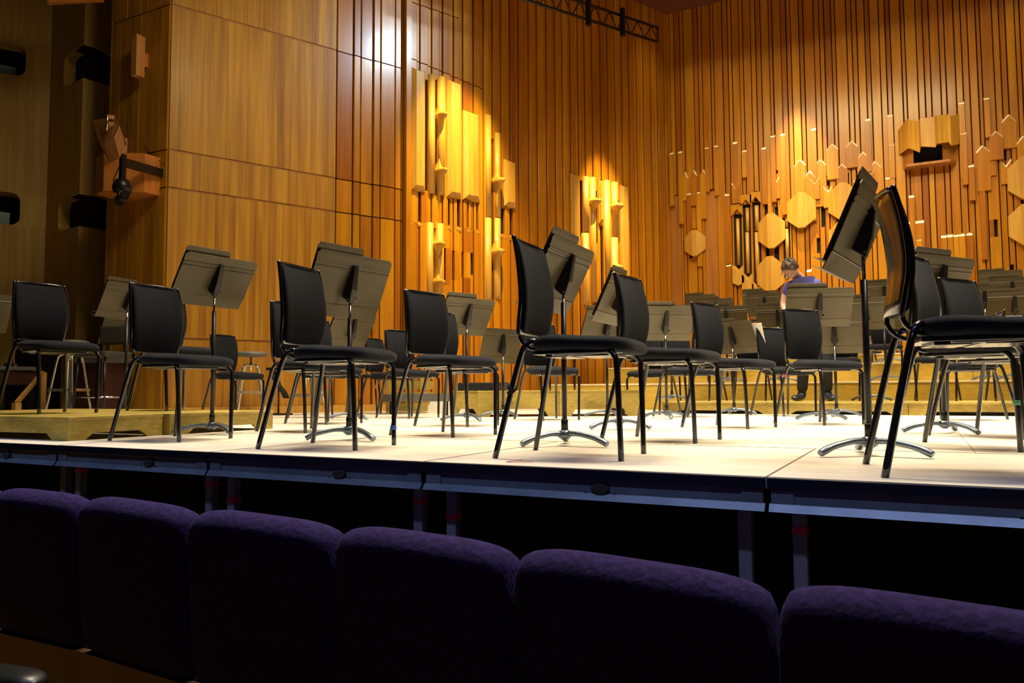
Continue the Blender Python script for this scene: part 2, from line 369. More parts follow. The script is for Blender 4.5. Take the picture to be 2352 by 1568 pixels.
def flare(px, py, wpx):
    s, z = lw(px, py); a = lw(px-wpx/2, py)[0]; c = lw(px+wpx/2, py)[0]; r = (c-a)/2; mb = MB(); rr = []
    for q, dz, dd in ((.10, -.50, .10), (.17, -.34, .11), (.36, -.16, .13), (.70, -.05, .17), (1., -.01, .2), (1., .02, .2), (.98, .025, .2), (.52, .07, .14), (.24, .16, .10), (.10, .28, .08), (.04, .36, .06)):
        rr.append([LW(s+r*q*math.cos(t), z+dz, .0+(dd*q+.06)*max(0, math.sin(t))) for t in [math.pi*k/12 for k in range(13)]]+[LW(s, z+dz, 0)])
    mb.loft(rr, smooth=True); mb.build('carved_flare', 'feature', WALLL)
for q in [(1003, 272, 22), (1003, 399, 22), (998, 566, 23), (998, 652, 23), (1135, 421, 20), (1134, 582, 21), (1355, 467, 18), (1406, 478, 18), (1406, 618, 18)]: flare(*q)
# ledges at the feet of the slots, catching the light
lg = MB()
for (a, c, z0, z1) in slotL[:6]+slotL[9:11]:
    lg.add([LW(a-.015, z0+.02, .0), LW(c+.015, z0+.02, .0), LW(c+.015, z0-.03, .06), LW(a-.015, z0-.03, .06), LW(a-.015, z0-.06, .052), LW(c+.015, z0-.06, .052), LW(c+.015, z0-.06, 0), LW(a-.015, z0-.06, 0)],
           [(0, 1, 2, 3), (3, 2, 5, 4), (1, 6, 5, 2), (0, 3, 4, 7), (4, 5, 6, 7), (0, 7, 6, 1)])
lg.build('slot_sill', 'feature', WALLL)
# skirting
struct(MB().hexa([LW(0, 0, .04), LW(LLEN, 0, .04), LW(LLEN, 0, .07), LW(0, 0, .07), LW(0, .09, .04), LW(LLEN, .09, .04), LW(LLEN, .09, .07), LW(0, .09, .07)]).build('baseboard_left', 'feature'))

# --- return wall at the left end of the planking
def RW(s, z, d): return Vector((LP.x-s, LP.y, z))+Vector((0, -d, 0))
RL = 1.02
struct(MB().box(LP.x-RL, LP.x-.002, LP.y+.0005, LP.y+.3, 0, HZ).build('wall_return', 'dark'))
rt = MB(); zz2 = [0]+sorted(GZ)+[HZ]
for za, zb in zip(zz2[:-1], zz2[1:]): boards(RW, 0, RL, za+.010, zb-.010, [.12], gap=.0003, depth=(.03,), mb=rt, chamf=.0005)
rt.build('planking', 'plank', bpy.data.objects['wall_return'])
rg = MB()
for g_ in GZ: rg.box(LP.x-RL, LP.x, LP.y-.016, LP.y+.03, g_-.011, g_+.011)
rg.build('groove', 'groove', bpy.data.objects['wall_return'])
struct(MB().box(LP.x-RL-.02, LP.x-RL, LP.y-.03, LP.y+5, 0, HZ).build('wall_return_end', 'side'))

# --- auditorium side wall in folds with balcony openings
def fold_wall(name, A, Bp, openings, m='side', z1=9.0, back=.5, thick=.28):
    A = Vector((*A, 0)); Bp = Vector((*Bp, 0)); L = (Bp-A).length; e = (Bp-A)/L; n = Vector((e.y, -e.x, 0))
    if n.dot(-A) < 0: n = -n
    def F(s, z, d): return A+e*s+n*d+Vector((0, 0, z))
    mb = MB()
    zs = sorted(set([-1.1, z1]+[q for o in openings for q in o[2:4]]))
    ops = sorted(openings, key=lambda o: o[2])
    z = -1.1
    def blk(a, c, u, v):
        if c-a < .005 or v-u < .005: return
        mb.hexa([F(a, u, -thick), F(c, u, -thick), F(c, u, 0), F(a, u, 0), F(a, v, -thick), F(c, v, -thick), F(c, v, 0), F(a, v, 0)])
    for (a, c, u, v, rl, rr_) in ops:
        blk(0, L, z, u); blk(0, a, u, v); blk(c, L, u, v); z = v
        rad = .11
        for (sx, zc_, dx, dz, on) in ((a, u, 1, 1, rl), (a, v, 1, -1, rl), (c, u, -1, 1, rr_), (c, v, -1, -1, rr_)):
            if not on: continue
            pts = [(sx, zc_)]+[(sx+dx*(rad-rad*math.sin(t)), zc_+dz*(rad-rad*math.cos(t))) for t in [math.pi/2*k/6 for k in range(7)]]
            mb.prism(pts, F, -thick, 0)
    blk(0, L, z, z1)
    o = struct(mb.build(name, m)); return F, o
EC = aty(187, 300, 6.594*.93); EC = (EC.x, EC.y)      # convex corner
DC = aty(112, 300, EC[1]+.15); DC = (DC.x, DC.y)
_d = Vector((-.50, -1, 0)).normalized(); AC = (DC[0]+_d.x*2.3-.2, DC[1]+_d.y*2.3)
_k = Vector((.22, 1, 0)).normalized(); BC = (EC[0]+_k.x*3.2, EC[1]+_k.y*3.2)
zc1, zc2 = [aty(187, y, EC[1]).z for y in (180, 105)]; zc3, zc4 = [aty(175, y, EC[1]).z for y in (520, 447)]
LB = math.hypot(EC[0]-DC[0], EC[1]-DC[1])
fold_wall('wall_side_1', DC, EC, [(LB*.42, LB, zc1, zc2, True, False), (LB*.38, LB, zc3, zc4, True, False)])
fold_wall('wall_side_2', EC, BC, [(0, 1.6, zc1, zc2, False, True), (0, 1.6, zc3, zc4, False, True)])
_A = Vector((*AC, 0)); _E = (Vector((*DC, 0))-_A).normalized(); _N = Vector((_E.y, -_E.x, 0)); _N = _N if _N.dot(-_A) > 0 else -_N
o1 = on_wall(60, 130, _A, _E, _N)[0]; o2 = on_wall(46, 480, _A, _E, _N)[0]
zc5, zc6 = [on_wall(30, y, _A, _E, _N)[1] for y in (172, 100)]; zc7, zc8 = [on_wall(25, y, _A, _E, _N)[1] for y in (516, 442)]
F3, w3 = fold_wall('wall_side_3', AC, DC, [(o1-1.5, o1, zc5, zc6, True, True), (o2-1.5, o2, zc7, zc8, True, True)])
struct(MB().bar(Vector((AC[0]-1.2, AC[1]-.4, 4)), Vector((BC[0]-1.6, BC[1]+.6, 4)), .1, 12).build('wall_side_4', 'dark'))
rc_ = MB()  # near-black block added inside the openings, standing in for their shade
for za, zb in ((zc1, zc2), (zc3, zc4)):
    rc_.prism([(EC[0]+(DC[0]-EC[0])*.95+.02, DC[1]+.14), (EC[0]-.06, EC[1]+.16), (EC[0]+.30, EC[1]+1.9), (EC[0]-1.2, EC[1]+1.9)], lambda x, y, z: Vector((x, y, z)), za-.15, zb+.15)
rc_.build('dark_recess', 'dark', bpy.data.objects['wall_side_2'])
for za, zb in ((zc5, zc6), (zc7, zc8)):
    q = o1 if za == zc5 else o2; u0, u1 = q-1.5, q-.12
    mb = MB(); mb.add([F3(u0, za-.05, -.30), F3(u1, za-.05, -.30), F3(u1, za+(zb-za)*.50, -.30), F3(u0, za+(zb-za)*.62, -.30), F3(u0, za-.05, -.33), F3(u1, za-.05, -.33), F3(u1, za+(zb-za)*.50, -.33), F3(u0, za+(zb-za)*.62, -.33)],
        [(0, 1, 2, 3), (7, 6, 5, 4), (0, 4, 5, 1), (1, 5, 6, 2), (2, 6, 7, 3), (3, 7, 4, 0)])
    mb.build('blue_grey_panel', 'bluegrey', w3)  # plain blue-grey panel across the lower part of the opening
    bk = MB(); bk.add([F3(u0-.1, za-.2, -.5), F3(u1+.3, za-.2, -.5), F3(u1+.3, zb+.2, -.5), F3(u0-.1, zb+.2, -.5), F3(u0-.1, za-.2, -.54), F3(u1+.3, za-.2, -.54), F3(u1+.3, zb+.2, -.54), F3(u0-.1, zb+.2, -.54)],
        [(0, 1, 2, 3), (7, 6, 5, 4), (0, 4, 5, 1), (1, 5, 6, 2), (2, 6, 7, 3), (3, 7, 4, 0)]); bk.build('recess_back', 'dark', w3)

# --- back wall
def brect(x0, x1, y0, y1):
    ym = (y0+y1)/2; a = bw(x0, ym)[0]; c = bw(x1, ym)[0]; return a, c, bw((x0+x1)/2, y1)[1], bw((x0+x1)/2, y0)[1]
struct(MB().box(BP.x-.6, 5, 13.77, 14.0, 0, HZ).build('wall_back', 'dark')); WALLB = bpy.data.objects['wall_back']
slotB_px = [(1687, 1705, 492, 618), (1708, 1726, 470, 636), (1731, 1748, 464, 656), (1735, 1741, 440, 464), (1800, 1817, 500, 640), (1757, 1764, 457, 512), (1781, 1788, 476, 506), (1761, 1768, 556, 604), (1783, 1790, 553, 600),
    (1886, 1892, 404, 523), (1877, 1885, 547, 582), (1586, 1592, 526, 540), (1607, 1613, 526, 540), (1586, 1592, 580, 594), (1608, 1614, 580, 594),
    (1925, 1930, 408, 436), (1946, 1951, 398, 436), (1926, 1931, 500, 530), (1947, 1952, 494, 540), (1995, 2002, 396, 425), (1970, 1976, 392, 415), (2289, 2294, 335, 372), (2304, 2311, 334, 370), (2334, 2341, 340, 385), (2345, 2350, 455, 486), (2283, 2291, 505, 545), (2323, 2328, 608, 628), (1900, 1906, 404, 428), (1781, 1787, 392, 400),
    (2092, 2168, 338, 380)]
slotB = [brect(*q) for q in slotB_px]
JR = bw(1545, 448)[0]
bb = MB()
brk = []
boards(BW, .02, JR, 0, HZ, [.11, .06], gap=.012, depth=(.05, .025), mb=bb)
q1 = brect(1543, 1568, 448, 760); q2 = brect(1622, 1652, 436, 760)
boards(BW, JR, 9.0, 0, HZ, [.075, .13, .065, .15, .09], slots=slotB+[(q1[0], q1[1], 0, q1[3]), (q2[0], q2[1], 0, q2[3])], gap=.013, depth=(.055, .035, .06, .045), breaks=brk, mb=bb)
bb.build('slats', 'slat', WALLB)
pn = MB()
for q in (q1, q2): pn.hexa([BW(q[0]+.005, 0, 0), BW(q[1]-.005, 0, 0), BW(q[1]-.005, 0, .04), BW(q[0]+.005, 0, .04), BW(q[0]+.005, q[3], 0), BW(q[1]-.005, q[3], 0), BW(q[1]-.005, q[3]-.04, .04), BW(q[0]+.005, q[3]-.04, .04)])
pn.build('wide_panel', 'panel', WALLB)
def relief(pb, top_idx, d0, d1, mb, c=.045):
    """outline standing off the wall whose marked top corners are cut back at 45 degrees"""
    pf = [(a, b_-(c if i in top_idx else 0)) for i, (a, b_) in enumerate(pb)]; n = len(pb)
    vs = [BW(a, b_, d0) for a, b_ in pb]+[BW(a, b_, d1) for a, b_ in pf]
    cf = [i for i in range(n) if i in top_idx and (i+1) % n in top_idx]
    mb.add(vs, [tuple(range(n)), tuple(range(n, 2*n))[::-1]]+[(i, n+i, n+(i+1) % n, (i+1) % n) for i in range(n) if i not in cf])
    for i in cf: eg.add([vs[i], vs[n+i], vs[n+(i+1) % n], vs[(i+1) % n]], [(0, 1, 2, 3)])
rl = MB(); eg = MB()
def chip(px, py, wpx=9, h=None):
    s, z = bw(px, py); w_ = wpx/2/FPX*15.0; h = h or random.uniform(.5, 1.6)
    h = min(h, z-.05); relief([(s-w_, z-h), (s+w_, z-h), (s+w_, z), (s-w_, z)], (2, 3), .02, random.uniform(.085, .12), rl, .06)
def chev(px, py, wpx=20, up=True, h=None):
    s, z = bw(px, py); w_ = wpx/2/FPX*15.0; h = h or random.uniform(.4, 1.0); p = .10 if up else -.10
    h = min(h, z-.05); relief([(s-w_, z-h), (s+w_, z-h), (s+w_, z-p/2), (s, z+p/2), (s-w_, z-p/2)], (2, 3, 4), .02, random.uniform(.07, .105), rl, .05)
def k8(x, y): return 1520+x/2.703, 140+y/2.703
for x, y in [(150, 702), (205, 690), (262, 685), (1060, 528), (1180, 512), (1250, 580), (985, 622), (920, 698), (860, 625), (1120, 652), (1325, 635), (1990, 540), (2070, 452), (2150, 350), (2240, 485)]: chev(*k8(x, y), wpx=21 if x > 300 else 13)
for x, y in [(465, 768), (708, 735), (953, 738), (1035, 787), (1223, 752), (1292, 690), (2035, 580), (2133, 628)]: chev(*k8(x, y), wpx=17, up=False, h=.35)
for x, y in [(68, 570), (122, 560), (285, 532), (343, 522), (458, 503), (518, 555), (637, 537), (693, 463), (756, 452), (945, 418), (1280, 360), (1418, 333), (1858, 255), (2012, 230), (1870, 443), (1427, 513), (1405, 720), (1980, 690), (1918, 645), (410, 822), (422, 1258), (918, 1292), (1550, 835), (1920, 1272),
             (1595, 1097), (1570, 1100), (1750, 1082), (1788, 1076), (1826, 1073), (1862, 1070), (1908, 1065)]: chip(*k8(x, y), wpx=9)
for x, y, w_ in [(1540, 997, 24), (1590, 991, 20), (175, 818, 10), (235, 808, 10)]: chip(*k8(x, y), wpx=w_)
rl.build('raised_slats', 'slat', WALLB); eg.build('lit_end_grain', 'lit_endgrain', WALLB)
for (x0, x1, y0, y1) in [(1692, 1700, 503, 609), (1713, 1721.5, 478, 532), (1713.5, 1722, 534, 628), (1734, 1744, 473, 531), (1735, 1745, 534, 647), (1803, 1812, 498, 523), (1804, 1813, 526, 600)]:
    a, c, z0, z1 = brect(x0, x1, y0, y1); pipe(BW, (a+c)/2, z0, z1, (c-a)/2, 'carved_pipe', WALLB)
for i in range(3):
    a, c, z0, z1 = slotB[i]; mb = MB(); m_ = (a+c)/2
    mb.add([BW(a-.03, z0+.10, .0), BW(m_, z0, .0), BW(c+.03, z0+.10, .0), BW(a-.03, z0+.04, .09), BW(m_, z0-.06, .09), BW(c+.03, z0+.04, .09), BW(a-.03, z0-.25, .09), BW(m_, z0-.3, .09), BW(c+.03, z0-.25, .09)],
           [(0, 1, 4, 3), (1, 2, 5, 4), (3, 4, 7, 6), (4, 5, 8, 7)]); mb.build('slot_sill', 'feature', WALLB)
    mb = MB()   # pointed head of the slot
    mb.prism([(a-.03, z1+.16), (a-.03, z1-.04), (m_, z1+.08), (c+.03, z1-.04), (c+.03, z1+.16)], BW, 0, .085); mb.build('slot_head', 'slat', WALLB)
def hexpanel(px, py, hw, hh):
    s, z = bw(px, py); k = 15.2/FPX; hw *= k; hh *= k; mb = MB(); t = .22
    P = [(s-hw, z-hh*.5), (s-hw*t, z-hh), (s+hw*t, z-hh), (s+hw, z-hh*.5), (s+hw, z+hh*.5), (s+hw*t, z+hh), (s-hw*t, z+hh), (s-hw, z+hh*.5)]
    c1 = (s, z-hh*.9); c2 = (s, z+hh*.9); vs = [BW(a, b_, .07) for a, b_ in P]+[BW(a, b_, .095 if abs(a-s) > hw*.5 else .16) for a, b_ in P]
    fs = [(i, (i+1) % 8, 8+(i+1) % 8, 8+i) for i in range(8)]+[tuple(range(8))]+[(8, 9, 14, 15), (9, 10, 13, 14), (10, 11, 12, 13)]
    mb.add(vs, fs); mb.build('hexagon_panel', 'feature', WALLB)
for q in [(1599, 561, 22, 27), (1774, 533, 26, 35), (1842, 486, 27, 35), (1772, 632, 26, 36), (1938, 466, 27, 36), (1938, 551, 26, 35), (2354, 412, 27, 38), (2355, 519, 26, 36)]: hexpanel(*q)
# scalloped hood above a dark speaker niche
hd = MB(); xs = [2062, 2084, 2090, 2110, 2113, 2146, 2150, 2176, 2182, 2205]; ds = [.06, .30, .28, .38, .30, .30, .38, .28, .30, .05]
tp = [300, 272, 276, 278, 272, 268, 266, 262, 266, 262]; bt = [356, 340, 342, 350, 336, 338, 330, 326, 334, 330]
rt_, rb_, bt_ = [], [], []
for x, d_, t_, b_2 in zip(xs, ds, tp, bt):
    s, z1 = bw(x, t_, d_); _, z0 = bw(x, b_2, d_); rt_.append(BW(s, z1, d_)); rb_.append(BW(s, z0, d_))
n = len(xs); vs = rt_+rb_+[BW((p-BP).dot(BE), p.z+.02, .0) for p in rt_]+[p+Vector((0, .03, 0)) for p in rb_]+[p+Vector((0, .03, -.02)) for p in rt_]
fs = []
for i in range(n-1): fs += [(i, i+1, n+i+1, n+i), (i, i+1, 2*n+i+1, 2*n+i), (n+i, n+i+1, 3*n+i+1, 3*n+i), (3*n+i, 3*n+i+1, 4*n+i+1, 4*n+i)]
hd.add(vs, fs); hd.build('scalloped_hood', 'feature', WALLB)
a, c, z0, z1 = brect(2098, 2164, 340, 377); mb = MB()
mb.hexa([BW(a-.16, z0-.05, 0), BW(a, z0-.02, 0), BW(a, z0-.02, .22), BW(a-.16, z0-.05, .05), BW(a-.16, z1, 0), BW(a, z1, 0), BW(a, z1, .22), BW(a-.16, z1, .05)])
mb.hexa([BW(c, z0-.02, 0), BW(c+.22, z0-.02, 0), BW(c+.22, z0-.02, .05), BW(c, z0-.02, .22), BW(c, z1, 0), BW(c+.22, z1, 0), BW(c+.22, z1, .05), BW(c, z1, .22)])
mb.hexa([BW(a-.16, z0-.06, 0), BW(c+.22, z0-.06, 0), BW(c+.1, z0-.06, .24), BW(a-.1, z0-.06, .24), BW(a-.16, z0-.02, 0), BW(c+.22, z0-.02, 0), BW(c+.1, z0-.02, .24), BW(a-.1, z0-.02, .24)])
mb.build('niche_surround', 'panel', WALLB)
MB().hexa([BW(a, z0, 0), BW(c, z0, 0), BW(c, z0, .01), BW(a, z0, .01), BW(a, z1, 0), BW(c, z1, 0), BW(c, z1, .01), BW(a, z1, .01)]).build('niche_back', 'dark', WALLB)

# ceiling, auditorium floor, dark sheet under the stage, other walls out of view
struct(MB().box(-9.5, 5, 5.4, 14.2, HZ, HZ+.2).build('ceiling', 'ceil'))
struct(MB().box(-12.5, 5, -4, 14.2, -1.15, -1.05).build('floor_auditorium', 'audfloor'))
struct(MB().box(-12.5, 5, 3.9, 4.0, -1.05, -.036).build('understage_dark_sheet', 'dark'))  # near-black sheet added to stand for the dark void under the stage

# ================================================================== STAGE FRONT
beams_label = ['leftmost length of grey steel edge beam under the stage', 'steel edge beam below the yellow podium at the stage front', 'steel edge beam under the stage, second length from the left post pair', 'steel edge beam with one black oval cover, under the middle of the stage', 'rightmost steel edge beam, below the chair cut by the right frame edge', 'steel edge beam beyond the right']
for i, (xa, xb) in enumerate(zip(JX[:-1], JX[1:])):
    if i >= 5: break
    bm = thing('edge_beam', beams_label[i], 'beam', ((xa+xb)/2, EY, -.1), 0, 'steel beams along the front edge of the stage')
    L = (xb-xa)/2-.006
    MB().box(-L-.004, L+.004, -.022, -.001, .066, .1).build('edge_strip', 'rim', bm, bevel=.003)
    wb = MB(); wb.box(-L+.04, L-.04, -.004, .02, 0, .0655); wb.add([(-L, -.026, .0), (L, -.026, .0), (L, -.010, .022), (-L, -.010, .022), (L, .0, .0), (-L, .0, .0), (L, 0, .022), (-L, 0, .022)], [(0, 1, 2, 3), (3, 2, 6, 7), (0, 5, 4, 1), (0, 3, 7, 5), (1, 4, 6, 2)])
    wb.build('web', 'steel', bm)
    for sx in (-1, 1): MB().box(min(sx*(L-.005), sx*(L-.07)), max(sx*(L-.005), sx*(L-.07)), -.010, .012, .012, .064).build('end_plate', 'steel', bm, bevel=.002)
    ov = MB(); n = 20; cx = {1: .28, 2: .30, 3: .14, 0: .2, 4: .1}[i]*L
    ov.loft([[(cx+.032*math.cos(t)*k, y_, .036+.019*math.sin(t)*k) for t in [2*math.pi*j/n for j in range(n)]] for y_, k in ((-.004, 1), (-.014, 1), (-.018, .8))]); oc = ov.build('oval_cover', 'dark', bm)
    for sx in (-1, 1):
        bo = MB(); bo.loft([[(cx+sx*.05+.006*math.cos(t), y_, .022+.006*math.sin(t)) for t in [2*math.pi*j/8 for j in range(8)]] for y_ in (-.003, -.011)]); bo.build('bolt', 'chrome', bm)
post_px = [(152, 'dim grey support post under the stage, leftmost of all', 1105, None), (187, 'grey support post with a dull red tape ring, next to the leftmost post', 1100, 1080), (486, 'grey support post with a small red tape ring, left one of the second pair', 1150, 1113), (537, 'grey support post with red tape ring, right one of the second pair', 1160, 1148), (966, 'grey support post under the stage middle, left of its pair, red ring', 1200, 1152), (1042, 'grey support post under the stage middle, right of its pair, pink ring', 1215, 1188), (1714, 'grey support post without tape, under the right deck joint', 1260, None), (1840, 'rightmost grey support post, dark red tape ring high on it', 1280, 1218)]
for x, lb, y, ty in post_px:
    p = aty(x, y, EY+.10)
    t = thing('support_post', lb, 'post', (p.x, EY+.10, -1.05), 0, 'steel posts holding up the stage')
    MB().box(-.021, .021, -.021, .021, 0, .948).build('tube', 'post', t, bevel=.006)
    MB().box(-.04, .04, -.04, .04, 0, .012).build('foot_plate', 'post', t)
    if ty:
        z = aty(x, ty, EY+.08).z+1.05; MB().box(-.0225, .0225, -.0225, .0225, z-.012, z+.012).build('tape_ring', 'redtape', t, bevel=.003)

# ================================================================== AUDIENCE SEATS
seam_px = [(-12, 1143), (190, 1163), (440, 1196), (775, 1238), (1180, 1292), (1780, 1382)]
SP = [atz(x, y, -.104) for x, y in seam_px]
SP = [SP[0]-(SP[1]-SP[0])]+SP+[SP[-1]+(SP[-1]-SP[-2]), SP[-1]+2*(SP[-1]-SP[-2])]
seat_lab = ['', 'purple velvet auditorium seat at the far left end of the row, only its top corner seen', 'purple velvet auditorium seat, second from the left in the front row', 'purple velvet auditorium seat below the left pair of taped posts', 'purple velvet auditorium seat, fourth from the left in the front row', 'purple velvet auditorium seat in front of the middle pair of posts', 'purple velvet auditorium seat at the lower right corner of the view']
seat_lab = ['purple velvet auditorium seat at the left frame edge, mostly outside', 'purple velvet auditorium seat whose back top spans below the dim leftmost posts', 'purple velvet auditorium seat below the second pair of stage posts, at its left', 'purple velvet auditorium seat just left of the two middle posts', 'wide purple velvet auditorium seat in front of the middle pair of posts', 'purple velvet auditorium seat left of the two rightmost posts', 'purple velvet auditorium seat in the lower right corner', 'purple velvet auditorium seat beyond the lower right corner']
for i in range(7):
    a, c = SP[i], SP[i+1]; m_ = (a+c)/2; wdt = (c-a).length; ang = math.atan2((c-a).y, (c-a).x)
    t = thing('auditorium_seat', seat_lab[i], 'theatre seat', (m_.x, m_.y, -1.05), ang, 'purple velvet seats in the audience row')
    hw = wdt/2; n = 14; rings = []
    for j in range(n+1):
        u = -1+2*j/n; e = abs(u)**4; x = u*hw*.998
        top = .956+.028*(1-abs(u)**5)-.004*u; th = .062*(1-.35*abs(u)**8); bot = .47
        sec = []
        for k in range(9):
            tt = math.pi*k/8; sec.append((x, -math.cos(tt)*th+.02, top-th*(1-math.sin(tt))))
        sec += [(x, th+.03, .70), (x, th+.02, bot), (x, -th+.05, bot), (x, -th+.03, .70)]
        rings.append(sec)
    MB().loft(rings, smooth=True).build('backrest', 'velvet', t, sub=1)
    MB().box(-hw*.92, hw*.92, .09, .52, .38, .48).build('seat_cushion', 'velvet', t, bevel=.03)
    MB().box(-hw*.995, hw*.995, .0, .03, .02, .49).build('timber_panel', 'audfloor', t)
    MB().box(-hw*.98, -hw*.88, .10, .45, 0, .38).build('pedestal', 'black', t)
t = thing('armrest', 'black leather armrest end in the bottom left corner', 'armrest', (0, 0, 0))
p = aty(18, 1534, .95); t.location = (p.x, p.y, p.z-.028)
rr = []
for q, k in ((-.34, .9), (-.1, 1.), (.02, 1.), (.06, .9), (.082, .6), (.088, .2)):
    rr.append([(q, .045*k*math.copysign(abs(math.cos(a_))**.7, math.cos(a_)), .028*k*math.copysign(abs(math.sin(a_))**.7, math.sin(a_))) for a_ in [2*math.pi*j/16 for j in range(16)]])
MB().loft(rr).build('pad', 'leather', t, sub=1); MB().box(-.3, .0, -.02, .02, -.6, -.03).build('bracket', 'black', t)
t.rotation_euler = (0, 0, R(12))

# ================================================================== PODIUMS AND RISERS
def podium(lab, p, rz, L, W, H, m='yellow', notches=True, cat='podium', grp='low yellow stage podiums', name='stage_podium', top=None):
    """p is the front right corner; x runs to the left along the front"""
    t = thing(name, lab, cat, (p[0], p[1], p[2] if len(p) > 2 else 0), rz, grp)
    f = H*.30
    def panel(length, fn):
        if notches:
            a, b_ = .14*min(1, length), .05
            k = 2 if length > 1.2 else 1; P = [(0, 0)]
            seg = length/k
            for i in range(k):
                x0 = i*seg; P += [(x0+a*1.0, 0), (x0+a+b_, f), (x0+seg-a-b_, f), (x0+seg-a, 0)]
            P += [(length, 0), (length, H-.018), (0, H-.018)]
        else: P = [(0, 0), (length, 0), (length, H-.018), (0, H-.018)]
        return P
    def side(P, fn, d0, d1, nm): MB().prism(P, fn, d0, d1).build(nm, m, t)
    side(panel(L, 0), lambda a, b_, d: (-a, d, b_), 0, .02, 'side_board'); side(panel(L, 0), lambda a, b_, d: (-a, W-d, b_), 0, .02, 'side_board')
    side(panel(W-.042, 0), lambda a, b_, d: (-d, a+.021, b_), 0, .02, 'side_board'); side(panel(W-.042, 0), lambda a, b_, d: (-L+d, a+.021, b_), 0, .02, 'side_board')
    MB().box(-L-.004, .004, -.004, W+.004, H-.018, H).build('top', top or m, t, bevel=.003)
    return t
podium('low yellow wooden podium at the stage front edge, with cut-away feet, under the left chair', (-4.12, 2.64), R(1), 2.2, .60, .13)
podium('low yellow wooden podium behind the front left one, beside the stand foot', (-4.10, 3.27), R(0), 2.3, .86, .13)
BA = math.atan2(.43, .71)
podium('worn yellow box podium, middle one of three behind the left chairs', (-3.22, 7.15), BA, .82, .8, .262, grp='worn yellow box podiums by the risers', name='box_podium')
podium('worn yellow box podium, rightmost of three, next to the risers', (-2.52, 7.535), BA, .80, .8, .262, grp='worn yellow box podiums by the risers', name='box_podium')
podium('worn yellow box podium, leftmost and narrowest of three', (-3.95, 6.86), R(10), .34, .6, .262, grp='worn yellow box podiums by the risers', name='box_podium')
RZ = [.127, .345, .60, .775]; RY = [8.46, 9.9, 11.3, 12.6]
XL = [atz(1478, 953).x, aty(1245, 860, 9.9).x, -4.30, -3.90]
rlab = ['lowest yellow orchestra riser, with dark cut-away slots at its foot', 'second step of the yellow orchestra riser', 'third step of the yellow orchestra riser', 'topmost step of the yellow orchestra riser, against the slatted wall']
for i in range(4):
    z0 = 0; y1 = RY[i+1] if i < 3 else 13.64; xl = XL[i]
    t = thing('orchestra_riser', rlab[i], 'riser', (xl, RY[i], 0), 0, 'stepped orchestra risers')
    L = 4.8-xl; H = RZ[i]; W = y1-RY[i]-.004
    if i == 0:
        k = 0
        while k*1.22 < L:
            a = k*1.22; bq = min(a+1.215, L); P = [(a, 0), (a+.13, 0), (a+.19, .036), (bq-.19, .036), (bq-.13, 0), (bq, 0), (bq, H-.02), (a, H-.02)]
            MB().prism(P, lambda x, z, d: (x, d, z), 0, .02).build('front_board', 'yellow', t); k += 1
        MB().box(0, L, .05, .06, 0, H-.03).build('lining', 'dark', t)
        MB().box(0, .02, .021, W, 0, H-.02).build('end_board', 'yellow', t)
    else:
        k = 0
        while k*1.22 < L:
            a = k*1.22; bq = min(a+1.215, L); MB().box(a, bq, 0, .02, RZ[i-1] if xl >= XL[i-1] else 0, H-.02).build('front_board', 'riser', t); k += 1
        MB().box(0, .02, .021, W, 0, H-.02).build('end_board', 'riser', t)
    MB().box(-.004, L, -.01, W, H-.02, H).build('top_board', 'risertop' if i else 'yellow', t, bevel=.003)

